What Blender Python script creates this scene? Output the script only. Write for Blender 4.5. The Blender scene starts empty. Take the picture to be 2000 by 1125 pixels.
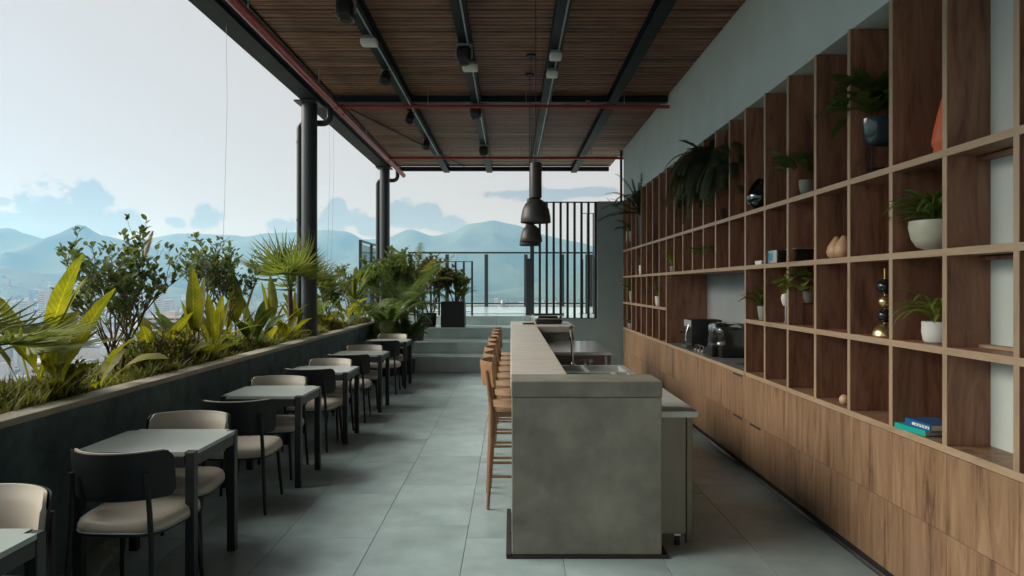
import bpy, bmesh, math, random
from mathutils import Vector, Matrix, noise
random.seed(11)
R = math.radians
sc = bpy.context.scene
COL = sc.collection

# ------------------------------------------------------------------ camera
cam_d = bpy.data.cameras.new('camera'); cam = bpy.data.objects.new('camera', cam_d); COL.objects.link(cam)
cam.location = (0, 0, 1.65); cam.rotation_euler = (R(90), 0, 0)
cam_d.sensor_width = 36; cam_d.lens = 24.3; cam_d.shift_x = 0.001; cam_d.shift_y = -0.00225
cam_d.clip_start = 0.05; cam_d.clip_end = 60000
sc.camera = cam

# ------------------------------------------------------------------ world: pale dusk sky with low cumulus
SUN_EL, SUN_AZ = 36, -86          # azimuth measured from +Y (view direction) towards +X
w = bpy.data.worlds.new('World'); sc.world = w; w.use_nodes = True
nt = w.node_tree; nt.nodes.clear()
def N(t, **k):
    n = nt.nodes.new(t)
    for a, b in k.items(): setattr(n, a, b)
    return n
def val(x): return x
def math_n(op, a, b=None, clamp=False):
    n = N('ShaderNodeMath', operation=op, use_clamp=clamp)
    for i, s in enumerate((a, b)):
        if s is None: continue
        if isinstance(s, (int, float)): n.inputs[i].default_value = s
        else: nt.links.new(s, n.inputs[i])
    return n.outputs[0]
tc = N('ShaderNodeTexCoord')
sky = N('ShaderNodeTexSky', sky_type='NISHITA', sun_disc=False)
sky.sun_elevation = R(SUN_EL); sky.sun_rotation = R(SUN_AZ); sky.altitude = 1500; sky.dust_density = 2.0; sky.air_density = 1.0
sep = N('ShaderNodeSeparateXYZ'); nt.links.new(tc.outputs['Generated'], sep.inputs[0])
az = math_n('ARCTAN2', sep.outputs[0], sep.outputs[1])
el = math_n('ARCSINE', sep.outputs[2])
def noise_w(scale, detail, rough, zs):
    mp = N('ShaderNodeMapping'); mp.inputs['Scale'].default_value = (1, 1, zs)
    nt.links.new(tc.outputs['Generated'], mp.inputs[0])
    n = N('ShaderNodeTexNoise'); n.inputs['Scale'].default_value = scale
    n.inputs['Detail'].default_value = detail; n.inputs['Roughness'].default_value = rough
    nt.links.new(mp.outputs[0], n.inputs['Vector'])
    return n.outputs[0]
n1 = noise_w(34, 7, .58, 1.25)
n2 = noise_w(9, 5, .55, 3.0)
def ang(px, py): return math.atan((px-998)/1350), math.atan((558-py)/math.hypot(1350, px-998))
blobs = [(105,420,85,52),(170,395,55,40),(230,430,60,30),(40,440,70,26),(400,428,44,24),(345,434,26,12),
         (548,442,34,18),(660,428,42,36),(720,440,40,22),(805,420,62,30),(870,440,46,18),(1070,380,120,14),
         (1150,376,60,11),(-120,430,130,50),(-420,440,160,44),(1500,430,200,36),(2000,430,180,40),(0,394,30,8)]
cv = N('ShaderNodeCombineXYZ'); nt.links.new(az, cv.inputs[0]); nt.links.new(el, cv.inputs[1])
cur = None
for (px, py, rx, ry) in blobs:
    a0, e0 = ang(px, py); ra = rx/1350*math.cos(a0)**2; re = ry/1350
    ma = N('ShaderNodeVectorMath', operation='MULTIPLY_ADD'); nt.links.new(cv.outputs[0], ma.inputs[0])
    ma.inputs[1].default_value = (1/ra, 1/re, 0); ma.inputs[2].default_value = (-a0/ra, -e0/re, 0)
    ln = N('ShaderNodeVectorMath', operation='LENGTH'); nt.links.new(ma.outputs[0], ln.inputs[0])
    cur = ln.outputs['Value'] if cur is None else math_n('MINIMUM', cur, ln.outputs['Value'])
cur = math_n('SUBTRACT', 1.0, cur)
# the same kind of low cumulus all round the horizon behind the camera
behind = math_n('MULTIPLY', math_n('LESS_THAN', sep.outputs[1], 0.2), math_n('SUBTRACT', .55, math_n('MULTIPLY', el, 6.0)))
cur = math_n('MAXIMUM', cur, math_n('SUBTRACT', math_n('ADD', behind, math_n('MULTIPLY', n2, .8)), 1.0))
edge = math_n('ADD', math_n('MULTIPLY', cur, 1.25), math_n('MULTIPLY', math_n('SUBTRACT', n1, .5), 2.7))
mr = N('ShaderNodeMapRange', interpolation_type='SMOOTHSTEP'); nt.links.new(edge, mr.inputs[0])
mr.inputs[1].default_value = -.02; mr.inputs[2].default_value = 0.34
veil = N('ShaderNodeMix', data_type='RGBA'); veil.inputs[0].default_value = 0.92
nt.links.new(sky.outputs[0], veil.inputs[6]); veil.inputs[7].default_value = (5.0, 4.5, 4.0, 1)
cl = N('ShaderNodeMix', data_type='RGBA'); nt.links.new(veil.outputs[2], cl.inputs[6])
cl.inputs[7].default_value = (2.35, 2.4, 2.45, 1)
nt.links.new(math_n('MULTIPLY', mr.outputs[0], .9), cl.inputs[0])
bg = N('ShaderNodeBackground'); bg.inputs[1].default_value = 0.055
w.cycles.sampling_method = 'MANUAL'; w.cycles.sample_map_resolution = 1024
out = N('ShaderNodeOutputWorld')
nt.links.new(cl.outputs[2], bg.inputs[0]); nt.links.new(bg.outputs[0], out.inputs[0])

sun_d = bpy.data.lights.new('sun', 'SUN'); sun = bpy.data.objects.new('sun', sun_d); COL.objects.link(sun)
sun_d.energy = 3.0; sun_d.angle = R(50); sun_d.color = (1.0, .985, .92)
sun.rotation_euler = (R(90-SUN_EL), 0, R(180-SUN_AZ)); sun.location = (-20, 20, 30)

vs = sc.view_settings
vs.view_transform = 'Standard'; vs.look = 'None'; vs.gamma = 1; vs.exposure = 1.25; vs.use_curve_mapping = False
sc.cycles.max_bounces = 10; sc.cycles.diffuse_bounces = 4; sc.cycles.transparent_max_bounces = 24
sc.cycles.volume_bounces = 3; sc.cycles.use_denoising = True
sc.cycles.sample_clamp_indirect = 6; sc.cycles.use_adaptive_sampling = True; sc.cycles.adaptive_threshold = .025

# ------------------------------------------------------------------ mesh helpers
class MB:
    def __init__(s): s.v = []; s.f = []
    def add(s, vs, fs):
        o = len(s.v); s.v += [tuple(p) for p in vs]; s.f += [tuple(i+o for i in f) for f in fs]; return s
    def box(s, x0, x1, y0, y1, z0, z1):
        return s.add([(x0,y0,z0),(x1,y0,z0),(x1,y1,z0),(x0,y1,z0),(x0,y0,z1),(x1,y0,z1),(x1,y1,z1),(x0,y1,z1)],
                     [(0,3,2,1),(4,5,6,7),(0,1,5,4),(1,2,6,5),(2,3,7,6),(3,0,4,7)])
    def cbox(s, x0, x1, y0, y1, z0, z1, b=.006, seg=2):
        bm = bmesh.new(); bmesh.ops.create_cube(bm, size=1)
        for v in bm.verts:
            v.co = ((x0+x1)/2+v.co.x*(x1-x0), (y0+y1)/2+v.co.y*(y1-y0), (z0+z1)/2+v.co.z*(z1-z0))
        bmesh.ops.bevel(bm, geom=bm.edges[:], offset=b, segments=seg, affect='EDGES', profile=.5)
        bm.verts.index_update()
        s.add([v.co[:] for v in bm.verts], [[v.index for v in f.verts] for f in bm.faces]); bm.free(); return s
    def tube(s, pts, r, n=8, cap=True):
        pts = [Vector(p) for p in pts]; m = len(pts)
        rs = r if isinstance(r, (list, tuple)) else [r]*m
        up = Vector((0,0,1)); o = len(s.v); prev = None
        for i, p in enumerate(pts):
            t = (pts[min(i+1,m-1)]-pts[max(i-1,0)])
            t = t.normalized() if t.length > 1e-9 else Vector((0,0,1))
            if prev is None:
                a = t.cross(up) if abs(t.z) < .95 else t.cross(Vector((1,0,0)))
            else:
                a = prev - t*prev.dot(t)
                if a.length < 1e-6: a = t.cross(up)
            a.normalize(); prev = a; b = t.cross(a)
            for k in range(n):
                q = 2*math.pi*k/n
                s.v.append(tuple(p + (a*math.cos(q)+b*math.sin(q))*rs[i]))
        for i in range(m-1):
            for k in range(n):
                k2 = (k+1) % n
                s.f.append((o+i*n+k, o+i*n+k2, o+(i+1)*n+k2, o+(i+1)*n+k))
        if cap:
            s.f.append(tuple(o+k for k in range(n))[::-1]); s.f.append(tuple(o+(m-1)*n+k for k in range(n)))
        return s
    def lathe(s, prof, n=24, c=(0,0,0), cap=True):
        o = len(s.v)
        for (r, z) in prof:
            for k in range(n):
                q = 2*math.pi*k/n; s.v.append((c[0]+max(r,1e-4)*math.cos(q), c[1]+max(r,1e-4)*math.sin(q), c[2]+z))
        for i in range(len(prof)-1):
            for k in range(n):
                k2 = (k+1) % n; s.f.append((o+i*n+k, o+i*n+k2, o+(i+1)*n+k2, o+(i+1)*n+k))
        if cap:
            s.f.append(tuple(o+k for k in range(n))[::-1]); s.f.append(tuple(o+(len(prof)-1)*n+k for k in range(n)))
        return s
    def grid(s, rows):
        o = len(s.v); m = len(rows[0])
        for r_ in rows: s.v += [tuple(p) for p in r_]
        for i in range(len(rows)-1):
            for j in range(m-1):
                s.f.append((o+i*m+j, o+i*m+j+1, o+(i+1)*m+j+1, o+(i+1)*m+j))
        return s
    def slab(s, front, back):
        """closed slab between two equal grids of points"""
        o = len(s.v); n = len(front); m = len(front[0])
        s.grid(front); s.grid([r_[::-1] for r_ in back])
        o2 = o+n*m
        F = lambda i, j: o+i*m+j
        B = lambda i, j: o2+i*m+(m-1-j)
        for i in range(n-1):
            s.f.append((F(i,0), F(i+1,0), B(i+1,0), B(i,0))); s.f.append((F(i+1,m-1), F(i,m-1), B(i,m-1), B(i+1,m-1)))
        for j in range(m-1):
            s.f.append((F(0,j+1), F(0,j), B(0,j), B(0,j+1))); s.f.append((F(n-1,j), F(n-1,j+1), B(n-1,j+1), B(n-1,j)))
        return s
    def mesh(s, name, m=None, smooth=False):
        me = bpy.data.meshes.new(name); me.from_pydata(s.v, [], s.f); me.update()
        if m: me.materials.append(m)
        if smooth:
            for p in me.polygons: p.use_smooth = True
            try: me.set_sharp_from_angle(angle=R(smooth if smooth is not True else 40))
            except Exception: pass
        return me

def root_of(o):
    while o.parent: o = o.parent
    return o
def tag(o, label=None, cat=None, group=None, kind=None):
    if label: o['label'] = label
    if cat: o['category'] = cat
    if group: o['group'] = group
    if kind: o['kind'] = kind
    return o
def thing(name, label, cat, loc=(0,0,0), rz=0, group=None):
    o = bpy.data.objects.new(name, None); COL.objects.link(o); o.location = loc; o.rotation_euler = (0,0,rz)
    o.empty_display_size = .1
    return tag(o, label, cat, group)
def link(name, me, parent=None, loc=(0,0,0), rot=(0,0,0), scale=(1,1,1)):
    o = bpy.data.objects.new(name, me); COL.objects.link(o)
    o.location = loc; o.rotation_euler = rot; o.scale = scale
    if parent: o.parent = parent
    return o
def O(name, mb, m, parent=None, smooth=False, w=False):
    """one mesh object; w: the mesh is in world coordinates, parent root moved away from the origin"""
    me = mb.mesh(name, m, smooth)
    if parent and w:
        l = root_of(parent).location; off = Vector(l)
        p = parent
        while p.parent: off += p.location; p = p.parent
        me.transform(Matrix.Translation(-off))
    return link(name, me, parent)
def copy_tree(o, parent=None):
    c = o.copy(); COL.objects.link(c)
    if parent: c.parent = parent
    for ch in o.children: copy_tree(ch, c)
    return c
def structure(name, mb, m, smooth=False):
    return tag(O(name, mb, m, None, smooth), kind='structure')
ORD = ['first','second','third','fourth','fifth','sixth','seventh','eighth','ninth','tenth']

# ------------------------------------------------------------------ materials
def base_mat(name):
    m = bpy.data.materials.new(name); m.use_nodes = True
    t = m.node_tree; b = t.nodes['Principled BSDF']; return m, t, b
def coords(t, stretch=(1,1,1), rnd=True):
    c = t.nodes.new('ShaderNodeTexCoord'); mp = t.nodes.new('ShaderNodeMapping'); mp.inputs['Scale'].default_value = stretch
    t.links.new(c.outputs['Object'], mp.inputs[0])
    if rnd:
        oi = t.nodes.new('ShaderNodeObjectInfo'); mu = t.nodes.new('ShaderNodeMath'); mu.operation = 'MULTIPLY'
        t.links.new(oi.outputs['Random'], mu.inputs[0]); mu.inputs[1].default_value = 37.0
        t.links.new(mu.outputs[0], mp.inputs['Location'])
    return mp.outputs[0]
def tnoise(t, vec, scale, detail=4, rough=.55, dist=0):
    n = t.nodes.new('ShaderNodeTexNoise'); n.inputs['Scale'].default_value = scale; n.inputs['Detail'].default_value = detail
    n.inputs['Roughness'].default_value = rough; n.inputs['Distortion'].default_value = dist
    t.links.new(vec, n.inputs['Vector']); return n.outputs[0]
def ramp(t, fac, stops):
    r = t.nodes.new('ShaderNodeValToRGB'); e = r.color_ramp.elements
    e[0].position = stops[0][0]; e[0].color = (*stops[0][1], 1); e[1].position = stops[-1][0]; e[1].color = (*stops[-1][1], 1)
    for p, c in stops[1:-1]:
        x = e.new(p); x.color = (*c, 1)
    t.links.new(fac, r.inputs[0]); return r.outputs[0]
def objvar(t, col, amt):
    oi = t.nodes.new('ShaderNodeObjectInfo'); mr_ = t.nodes.new('ShaderNodeMapRange'); h = t.nodes.new('ShaderNodeHueSaturation')
    mr_.inputs[3].default_value = 1-amt; mr_.inputs[4].default_value = 1+amt
    t.links.new(oi.outputs['Random'], mr_.inputs[0]); t.links.new(mr_.outputs[0], h.inputs['Value']); t.links.new(col, h.inputs['Color'])
    return h.outputs[0]
def bump(t, b, h, strength, dist=.01):
    n = t.nodes.new('ShaderNodeBump'); n.inputs['Strength'].default_value = strength; n.inputs['Distance'].default_value = dist
    t.links.new(h, n.inputs['Height']); t.links.new(n.outputs[0], b.inputs['Normal'])
def sc3(c, k): return tuple(min(1, x*k) for x in c)
def mat(name, col, rough=.5, metal=0, var=.12, scale=6, ov=0, bp=0, bscale=60, stretch=(1,1,1), spec=.5, rvar=0.08):
    m, t, b = base_mat(name); v = coords(t, stretch)
    n = tnoise(t, v, scale, 5, .6)
    c = ramp(t, n, [(.3, sc3(col, 1-var)), (.7, sc3(col, 1+var))])
    if ov: c = objvar(t, c, ov)
    t.links.new(c, b.inputs['Base Color']); b.inputs['Roughness'].default_value = rough; b.inputs['Metallic'].default_value = metal
    b.inputs['Specular IOR Level'].default_value = spec
    if rvar:
        mr_ = t.nodes.new('ShaderNodeMapRange'); mr_.inputs[3].default_value = max(.02, rough-rvar); mr_.inputs[4].default_value = min(1, rough+rvar)
        t.links.new(tnoise(t, v, scale*2.3, 4), mr_.inputs[0]); t.links.new(mr_.outputs[0], b.inputs['Roughness'])
    if bp: bump(t, b, tnoise(t, v, bscale, 6, .65), bp)
    return m
def wood(name, cd, cm, cl_, stretch, rough=.5, ov=.1, scale=9, knots=True):
    m, t, b = base_mat(name); v = coords(t, stretch)
    n = tnoise(t, v, scale, 9, .68, 1.2)
    f = tnoise(t, v, scale*7, 4, .7, .3)
    ad = t.nodes.new('ShaderNodeMath'); ad.operation = 'MULTIPLY_ADD'; t.links.new(f, ad.inputs[0]); ad.inputs[1].default_value = .28; t.links.new(n, ad.inputs[2])
    c = ramp(t, ad.outputs[0], [(.42, cd), (.58, cm), (.78, cl_)])
    if knots:
        vk = coords(t, tuple(1+(s-1)*.75 for s in stretch)); k = tnoise(t, vk, 3.2, 3, .5, .8)
        kr = t.nodes.new('ShaderNodeMapRange'); kr.inputs[1].default_value = .63; kr.inputs[2].default_value = .76; kr.inputs[4].default_value = .75
        t.links.new(k, kr.inputs[0]); mx = t.nodes.new('ShaderNodeMix'); mx.data_type = 'RGBA'
        t.links.new(kr.outputs[0], mx.inputs[0]); t.links.new(c, mx.inputs[6]); mx.inputs[7].default_value = (*sc3(cd, .55), 1); c = mx.outputs[2]
    if ov: c = objvar(t, c, ov)
    t.links.new(c, b.inputs['Base Color']); b.inputs['Roughness'].default_value = rough
    bump(t, b, ad.outputs[0], .25, .002)
    return m
def leafm(name, col, col2, trans=.5, scale=9, rough=.6):
    m, t, b = base_mat(name); v = coords(t)
    n = tnoise(t, v, scale, 3); c = ramp(t, n, [(.3, col), (.7, col2)]); c = objvar(t, c, .18)
    t.links.new(c, b.inputs['Base Color']); b.inputs['Roughness'].default_value = rough; b.inputs['Specular IOR Level'].default_value = .25
    tr = t.nodes.new('ShaderNodeBsdfTranslucent'); t.links.new(c, tr.inputs[0])
    hs = t.nodes.new('ShaderNodeHueSaturation'); hs.inputs['Value'].default_value = 1.5; hs.inputs['Saturation'].default_value = 1.1
    t.links.new(c, hs.inputs['Color']); t.links.new(hs.outputs[0], tr.inputs[0])
    mx = t.nodes.new('ShaderNodeMixShader'); mx.inputs[0].default_value = trans
    t.links.new(b.outputs[0], mx.inputs[1]); t.links.new(tr.outputs[0], mx.inputs[2])
    t.links.new(mx.outputs[0], t.nodes['Material Output'].inputs[0])
    return m
def glassm(name, tint, fac=1.0, rough=0.0):
    m, t, b = base_mat(name); t.nodes.remove(b)
    tr = t.nodes.new('ShaderNodeBsdfTransparent'); tr.inputs[0].default_value = (*tint, 1)
    gl = t.nodes.new('ShaderNodeBsdfGlossy'); gl.inputs['Roughness'].default_value = rough
    fr = t.nodes.new('ShaderNodeFresnel'); fr.inputs[0].default_value = 1.45
    mu = t.nodes.new('ShaderNodeMath'); mu.operation = 'MULTIPLY'; mu.inputs[1].default_value = fac; t.links.new(fr.outputs[0], mu.inputs[0])
    mx = t.nodes.new('ShaderNodeMixShader'); t.links.new(mu.outputs[0], mx.inputs[0]); t.links.new(tr.outputs[0], mx.inputs[1]); t.links.new(gl.outputs[0], mx.inputs[2])
    t.links.new(mx.outputs[0], t.nodes['Material Output'].inputs[0]); return m

M = {}
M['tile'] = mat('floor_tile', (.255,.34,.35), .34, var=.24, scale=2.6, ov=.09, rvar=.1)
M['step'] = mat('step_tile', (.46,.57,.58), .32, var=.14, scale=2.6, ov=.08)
M['tread'] = mat('tread_tile', (.60,.73,.73), .14, var=.14, scale=2.6, ov=.08, rvar=.05)  # lighter than the risers: sky reflection on the treads put into the colour
M['grout'] = mat('grout', (.16,.20,.20), .8, var=.2)
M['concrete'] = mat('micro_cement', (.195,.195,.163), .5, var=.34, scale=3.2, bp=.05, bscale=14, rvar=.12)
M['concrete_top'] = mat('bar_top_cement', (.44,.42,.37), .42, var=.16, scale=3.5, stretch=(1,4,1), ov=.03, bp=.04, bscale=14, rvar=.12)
M['dark_wall'] = mat('dark_stucco', (.08,.13,.138), .85, var=.4, scale=5, bp=.6, bscale=70)
M['cap'] = mat('cap_stone', (.34,.32,.27), .6, var=.22, scale=6, stretch=(1,.4,1), bp=.12, bscale=30, ov=.06)
M['plaster'] = mat('grey_plaster', (.46,.52,.50), .8, var=.07, scale=1.6, bp=.05, bscale=40)
M['partition'] = mat('slate_plaster', (.27,.35,.345), .7, var=.08, scale=1.6, bp=.05, bscale=40)
M['niche'] = mat('niche_plaster', (.25,.285,.285), .7, var=.06, scale=2)
M['paleback'] = mat('pale_back_board', (.43,.49,.47), .7, var=.06, scale=2)
M['steel'] = mat('charcoal_steel', (.018,.028,.031), .42, var=.12, ov=.1)
M['beam'] = mat('beam_steel', (.008,.016,.018), .55, var=.15, scale=3, spec=.2)
M['red'] = mat('red_pipe', (.32,.035,.035), .4, var=.15, scale=8)
M['zinc'] = mat('zinc_conduit', (.34,.38,.38), .4, metal=.5, var=.1)
M['white'] = mat('white_plastic', (.62,.64,.62), .45, var=.05)
M['kerb'] = mat('kerb_render', (.42,.45,.44), .7)
M['black'] = mat('black_plastic', (.012,.013,.014), .4, var=.2)
M['rubber'] = mat('black_rubber', (.015,.015,.015), .7, var=.2)
M['slat'] = wood('ceiling_slat', (.05,.025,.016), (.155,.076,.045), (.25,.135,.084), (.12,1,1), .6, .3, 8)
M['roof'] = mat('roof_sheet', (.02,.018,.016), .8)
M['walnut'] = wood('walnut_panel', (.08,.034,.02), (.205,.096,.056), (.31,.16,.098), (1,1,.13), .5, .1, 10)
M['drawer'] = wood('walnut_drawer', (.05,.026,.014), (.19,.112,.063), (.27,.175,.105), (1,1,.09), .48, .1, 13)
M['edge'] = wood('oak_edge_v', (.21,.148,.092), (.295,.212,.135), (.345,.255,.168), (1,1,.15), .5, .05, 12, False)
M['edgeh'] = wood('oak_edge_h', (.21,.148,.092), (.295,.212,.135), (.345,.255,.168), (1,.15,1), .5, .05, 12, False)
M['stool'] = wood('stool_wood', (.14,.07,.034), (.235,.128,.066), (.30,.175,.095), (1,1,.15), .42, .08, 14, False)
M['stoolseat'] = wood('stool_seat_wood', (.23,.125,.06), (.36,.21,.11), (.44,.28,.155), (.15,1,1), .4, .06, 12, False)
M['stainless'] = mat('stainless', (.62,.64,.62), .22, metal=.85, var=.05, scale=3, stretch=(1,8,1), rvar=.06)
M['worktop'] = mat('satin_worktop', (.56,.60,.58), .3, metal=.25, var=.14, scale=5, rvar=.06)
M['steelpanel'] = mat('brushed_steel', (.22,.20,.165), .42, metal=.9, var=.08, scale=2, stretch=(6,1,1), rvar=.1)
M['chrome'] = mat('chrome', (.7,.71,.72), .12, metal=1, var=.03)
M['counter'] = mat('grey_counter', (.13,.14,.14), .35, var=.1)
M['tabletop'] = mat('table_top', (.31,.37,.365), .36, var=.06, scale=3, ov=.04)
M['tableframe'] = mat('table_frame', (.012,.017,.019), .42, var=.1, spec=.4)
M['chair'] = mat('chair_shell', (.010,.013,.015), .5, var=.15, spec=.3)
M['leather'] = mat('beige_leather', (.42,.395,.34), .42, var=.05, scale=4, ov=.04, bp=.05, bscale=120)
M['soil'] = mat('planter_soil', (.05,.04,.026), .95, var=.4, scale=20, bp=.8, bscale=60)
M['pendant'] = mat('pendant_metal', (.035,.036,.036), .45, var=.15)
M['cord'] = mat('black_cord', (.01,.01,.01), .6)
M['bulb'] = mat('pendant_inside', (.25,.24,.22), .6)
M['glass'] = glassm('railing_glass', (.93,.97,.97), .8)
M['tealglass'] = glassm('teal_glass', (.45,.62,.63), 2.0, .03)
M['plasticwrap'] = glassm('clear_plastic', (.85,.88,.88), 3.0, .12)
M['yleaf'] = leafm('broad_leaf', (.08,.10,.012), (.19,.18,.025), .5, 9)
def add_veins(m):
    t = m.node_tree; b = t.nodes['Principled BSDF']; src = b.inputs['Base Color'].links[0].from_socket
    at_ = t.nodes.new('ShaderNodeAttribute'); at_.attribute_name = 'vein'; sp = t.nodes.new('ShaderNodeSeparateXYZ'); t.links.new(at_.outputs['Vector'], sp.inputs[0])
    def mn(op, a, b_=None):
        n = t.nodes.new('ShaderNodeMath'); n.operation = op
        for i, x in enumerate((a, b_)):
            if x is None: continue
            if isinstance(x, (int, float)): n.inputs[i].default_value = x
            else: t.links.new(x, n.inputs[i])
        return n.outputs[0]
    au = mn('ABSOLUTE', sp.outputs[0])
    side_ = mn('SINE', mn('MULTIPLY', mn('SUBTRACT', sp.outputs[1], mn('MULTIPLY', au, .07)), 170.0))
    f = mn('ADD', mn('MULTIPLY', side_, .13), 1.0)
    rib = mn('MULTIPLY', mn('LESS_THAN', au, .07), .55)
    f = mn('ADD', f, rib)
    vm = t.nodes.new('ShaderNodeVectorMath'); vm.operation = 'SCALE'; t.links.new(src, vm.inputs[0]); t.links.new(f, vm.inputs['Scale'])
    for l in list(src.links):
        if l.to_node != vm: t.links.new(vm.outputs[0], l.to_socket)
add_veins(M['yleaf'])
M['gleaf'] = leafm('green_leaf', (.045,.08,.02), (.11,.15,.04), .38)
M['shrubleaf'] = leafm('shrub_leaf', (.045,.08,.03), (.14,.17,.055), .45)
M['bushleaf'] = leafm('bush_leaf', (.11,.12,.025), (.24,.22,.05), .45)
M['redleaf'] = leafm('reddish_leaf', (.05,.07,.025), (.13,.085,.05), .35)
M['palmleaf'] = leafm('palm_leaf', (.07,.11,.025), (.18,.20,.045), .42)
M['darkleaf'] = leafm('dark_leaf', (.012,.028,.010), (.035,.06,.02), .25)
M['fernleaf'] = leafm('trailing_fern_leaf', (.012,.026,.014), (.05,.065,.028), .25)
M['fern'] = leafm('fern_leaf', (.08,.13,.03), (.17,.22,.06), .35)
M['pothos'] = leafm('pothos_leaf', (.12,.17,.03), (.26,.30,.07), .35)
M['grass'] = leafm('ground_cover', (.07,.09,.02), (.18,.175,.05), .42, 14)
M['plume'] = leafm('grass_plume', (.36,.28,.18), (.5,.4,.27), .5)
M['dryleaf'] = leafm('dry_leaf', (.26,.25,.18), (.42,.38,.27), .2)
M['bark'] = mat('bark', (.085,.06,.04), .85, var=.3, scale=25, bp=.5)
M['greenstem'] = mat('green_stem', (.10,.12,.03), .55, var=.2)
M['pot_grey'] = mat('grey_pot', (.22,.24,.21), .5, var=.08)
M['pot_sage'] = mat('sage_bowl', (.36,.37,.29), .35, var=.05)
M['pot_white'] = mat('white_pot', (.62,.64,.62), .5, var=.04)
M['pot_teal'] = mat('teal_glazed_bowl', (.035,.065,.075), .1, var=.2)
M['pot_black'] = mat('black_planter', (.017,.019,.021), .5, var=.1)
M['coral'] = mat('coral_ceramic', (.52,.105,.04), .55, var=.06)
M['gold'] = mat('brass', (.62,.46,.22), .25, metal=.9, var=.05)
M['pear'] = mat('turned_beech', (.46,.30,.17), .45, var=.1, stretch=(1,1,.3))
M['blackglass'] = mat('smoked_glass', (.012,.014,.017), .06, var=.1)
M['book_blue'] = mat('blue_book', (.012,.10,.25), .35, var=.15)
M['book_green'] = mat('turquoise_book', (.01,.32,.27), .35, var=.1)
M['paper'] = mat('paper', (.66,.65,.58), .7, var=.06, stretch=(1,1,30))
M['silver'] = mat('silver_plastic', (.52,.53,.50), .3, metal=.5, var=.05)
M['screen'] = mat('blue_picture', (.05,.25,.36), .3, var=.8, scale=30)

# ------------------------------------------------------------------ terrain, far city
def interp(pts, x):
    if x <= pts[0][0]: return pts[0][1]
    for (a, b), (c, d) in zip(pts, pts[1:]):
        if x <= c:
            k = (x-a)/(c-a); k = k*k*(3-2*k)*.6+k*.4; return b+(d-b)*k
    return pts[-1][1]
GZ = -130.0
M['hill'] = mat('hill_forest', (.06,.085,.05), .95, var=.45, scale=.0022, bp=0)
M['valley'] = mat('valley_ground', (.20,.22,.20), .95, var=.4, scale=.012)
structure('valley_ground', MB().add([(-8900,-2500,GZ),(8900,-2500,GZ),(8900,9000,GZ),(-8900,9000,GZ)], [(0,1,2,3)]), M['valley'])
def mountain(name, D, Y0, pts, seed, rough):
    rows = []; ny = 46; nx = 300
    for j in range(ny+1):
        k = j/ny; y = Y0+(D*1.10-Y0)*k; kk = (y-Y0)/(D-Y0)
        row = []
        for i in range(nx+1):
            X = -8500+17000*i/nx
            px = 998+1350*X/D
            h = 1.65+(558-interp(pts, px))/1350*D - GZ
            wob = noise.fractal(Vector((X*.0018, seed, 0)), 1.0, 2.1, 6)*20
            h += wob
            prof = (kk**1.15 if kk <= 1 else max(0, 1-(kk-1)*6))
            sp = noise.ridged_multi_fractal(Vector((X*.0012+y*.0003, y*.0009, seed*3.1)), 1.0, 2.1, 5, 1.0, 2.0)-1.0
            z = GZ+h*prof + sp*rough*min(1, kk*1.6)*(max(0, 1-kk) if kk<1 else 0)*1.6
            row.append((X, y, max(z, GZ-.8)))
        rows.append(row)
    structure(name, MB().grid(rows), M['hill'], True)
far = [(-2600,430),(-1500,415),(-800,440),(-300,430),(0,470),(200,472),(260,466),(300,462),(350,453),(390,452),(430,455),(480,461),(520,455),(560,452),(600,452),(640,446),
       (680,449),(715,467),(755,463),(800,446),(845,459),(880,450),(920,435),(965,429),(1000,438),(1060,458),(1130,470),(1170,482),(1300,470),(1600,445),(2200,430),(3200,450)]
mid = [(-2000,455),(-900,440),(-300,462),(-60,452),(20,442),(60,456),(100,465),(130,460),(160,436),(205,461),(260,474),(310,488),(345,492),(390,507),(450,530),(520,553),(600,572),
       (760,580),(900,576),(1010,560),(1170,525),(1300,500),(1700,470),(2500,450)]
near = [(-2000,520),(-700,500),(-200,505),(0,520),(80,532),(170,545),(260,560),(340,572),(420,580),(700,584),(1000,584),(1400,575),(2400,560)]
mountain('mountain_far', 7200, 5000, far, 1.3, 190)
mountain('mountain_middle', 5000, 3300, mid, 4.7, 150)
mountain('hill_near', 3700, 2700, near, 8.1, 60)

# city fabric: countless small blocks in the valley
def attr_mat(name):
    m, t, b = base_mat(name); a = t.nodes.new('ShaderNodeAttribute'); a.attribute_name = 'tint'
    t.links.new(a.outputs['Color'], b.inputs['Base Color']); b.inputs['Roughness'].default_value = .8; return m
mb = MB(); tints = []
pal = [(.42,.43,.43),(.30,.22,.19),(.32,.33,.33),(.55,.56,.56),(.36,.30,.27),(.28,.30,.31),(.6,.6,.6)]
rc = random.Random(5)
def city_box(x, y, z, wx, wy, h, col):
    mb.box(x-wx/2, x+wx/2, y-wy/2, y+wy/2, z-3, z+h); tints.extend([col]*6)
def slope_z(px, y):
    if y < 2700: return GZ
    h = 1.65+(558-interp(near, 998+(px-998)))/1350*3700-GZ
    return GZ+h*max(0, (y-2700)/1000)**1.15*.86
for i in range(6500):
    y = 900+2650*rc.random()**1.15
    px = rc.uniform(-150, 1250); x = (px-998)/1350*y
    if abs(noise.noise(Vector((x*.006, y*.006, 2)))) < .05: continue
    if (430 < y < 640 and 240 < px < 400) or (560 < y < 860 and 120 < px < 300): continue
    h = rc.choice([6,8,9,12,12,16]) if rc.random() < .93 else rc.uniform(24, 48)
    wx = rc.uniform(9, 24); wy = rc.uniform(9, 22)
    c = rc.choice(pal); k = rc.uniform(.8, 1.15)
    city_box(x, y, slope_z(px, y), wx, wy, h, sc3(c, k))
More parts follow.
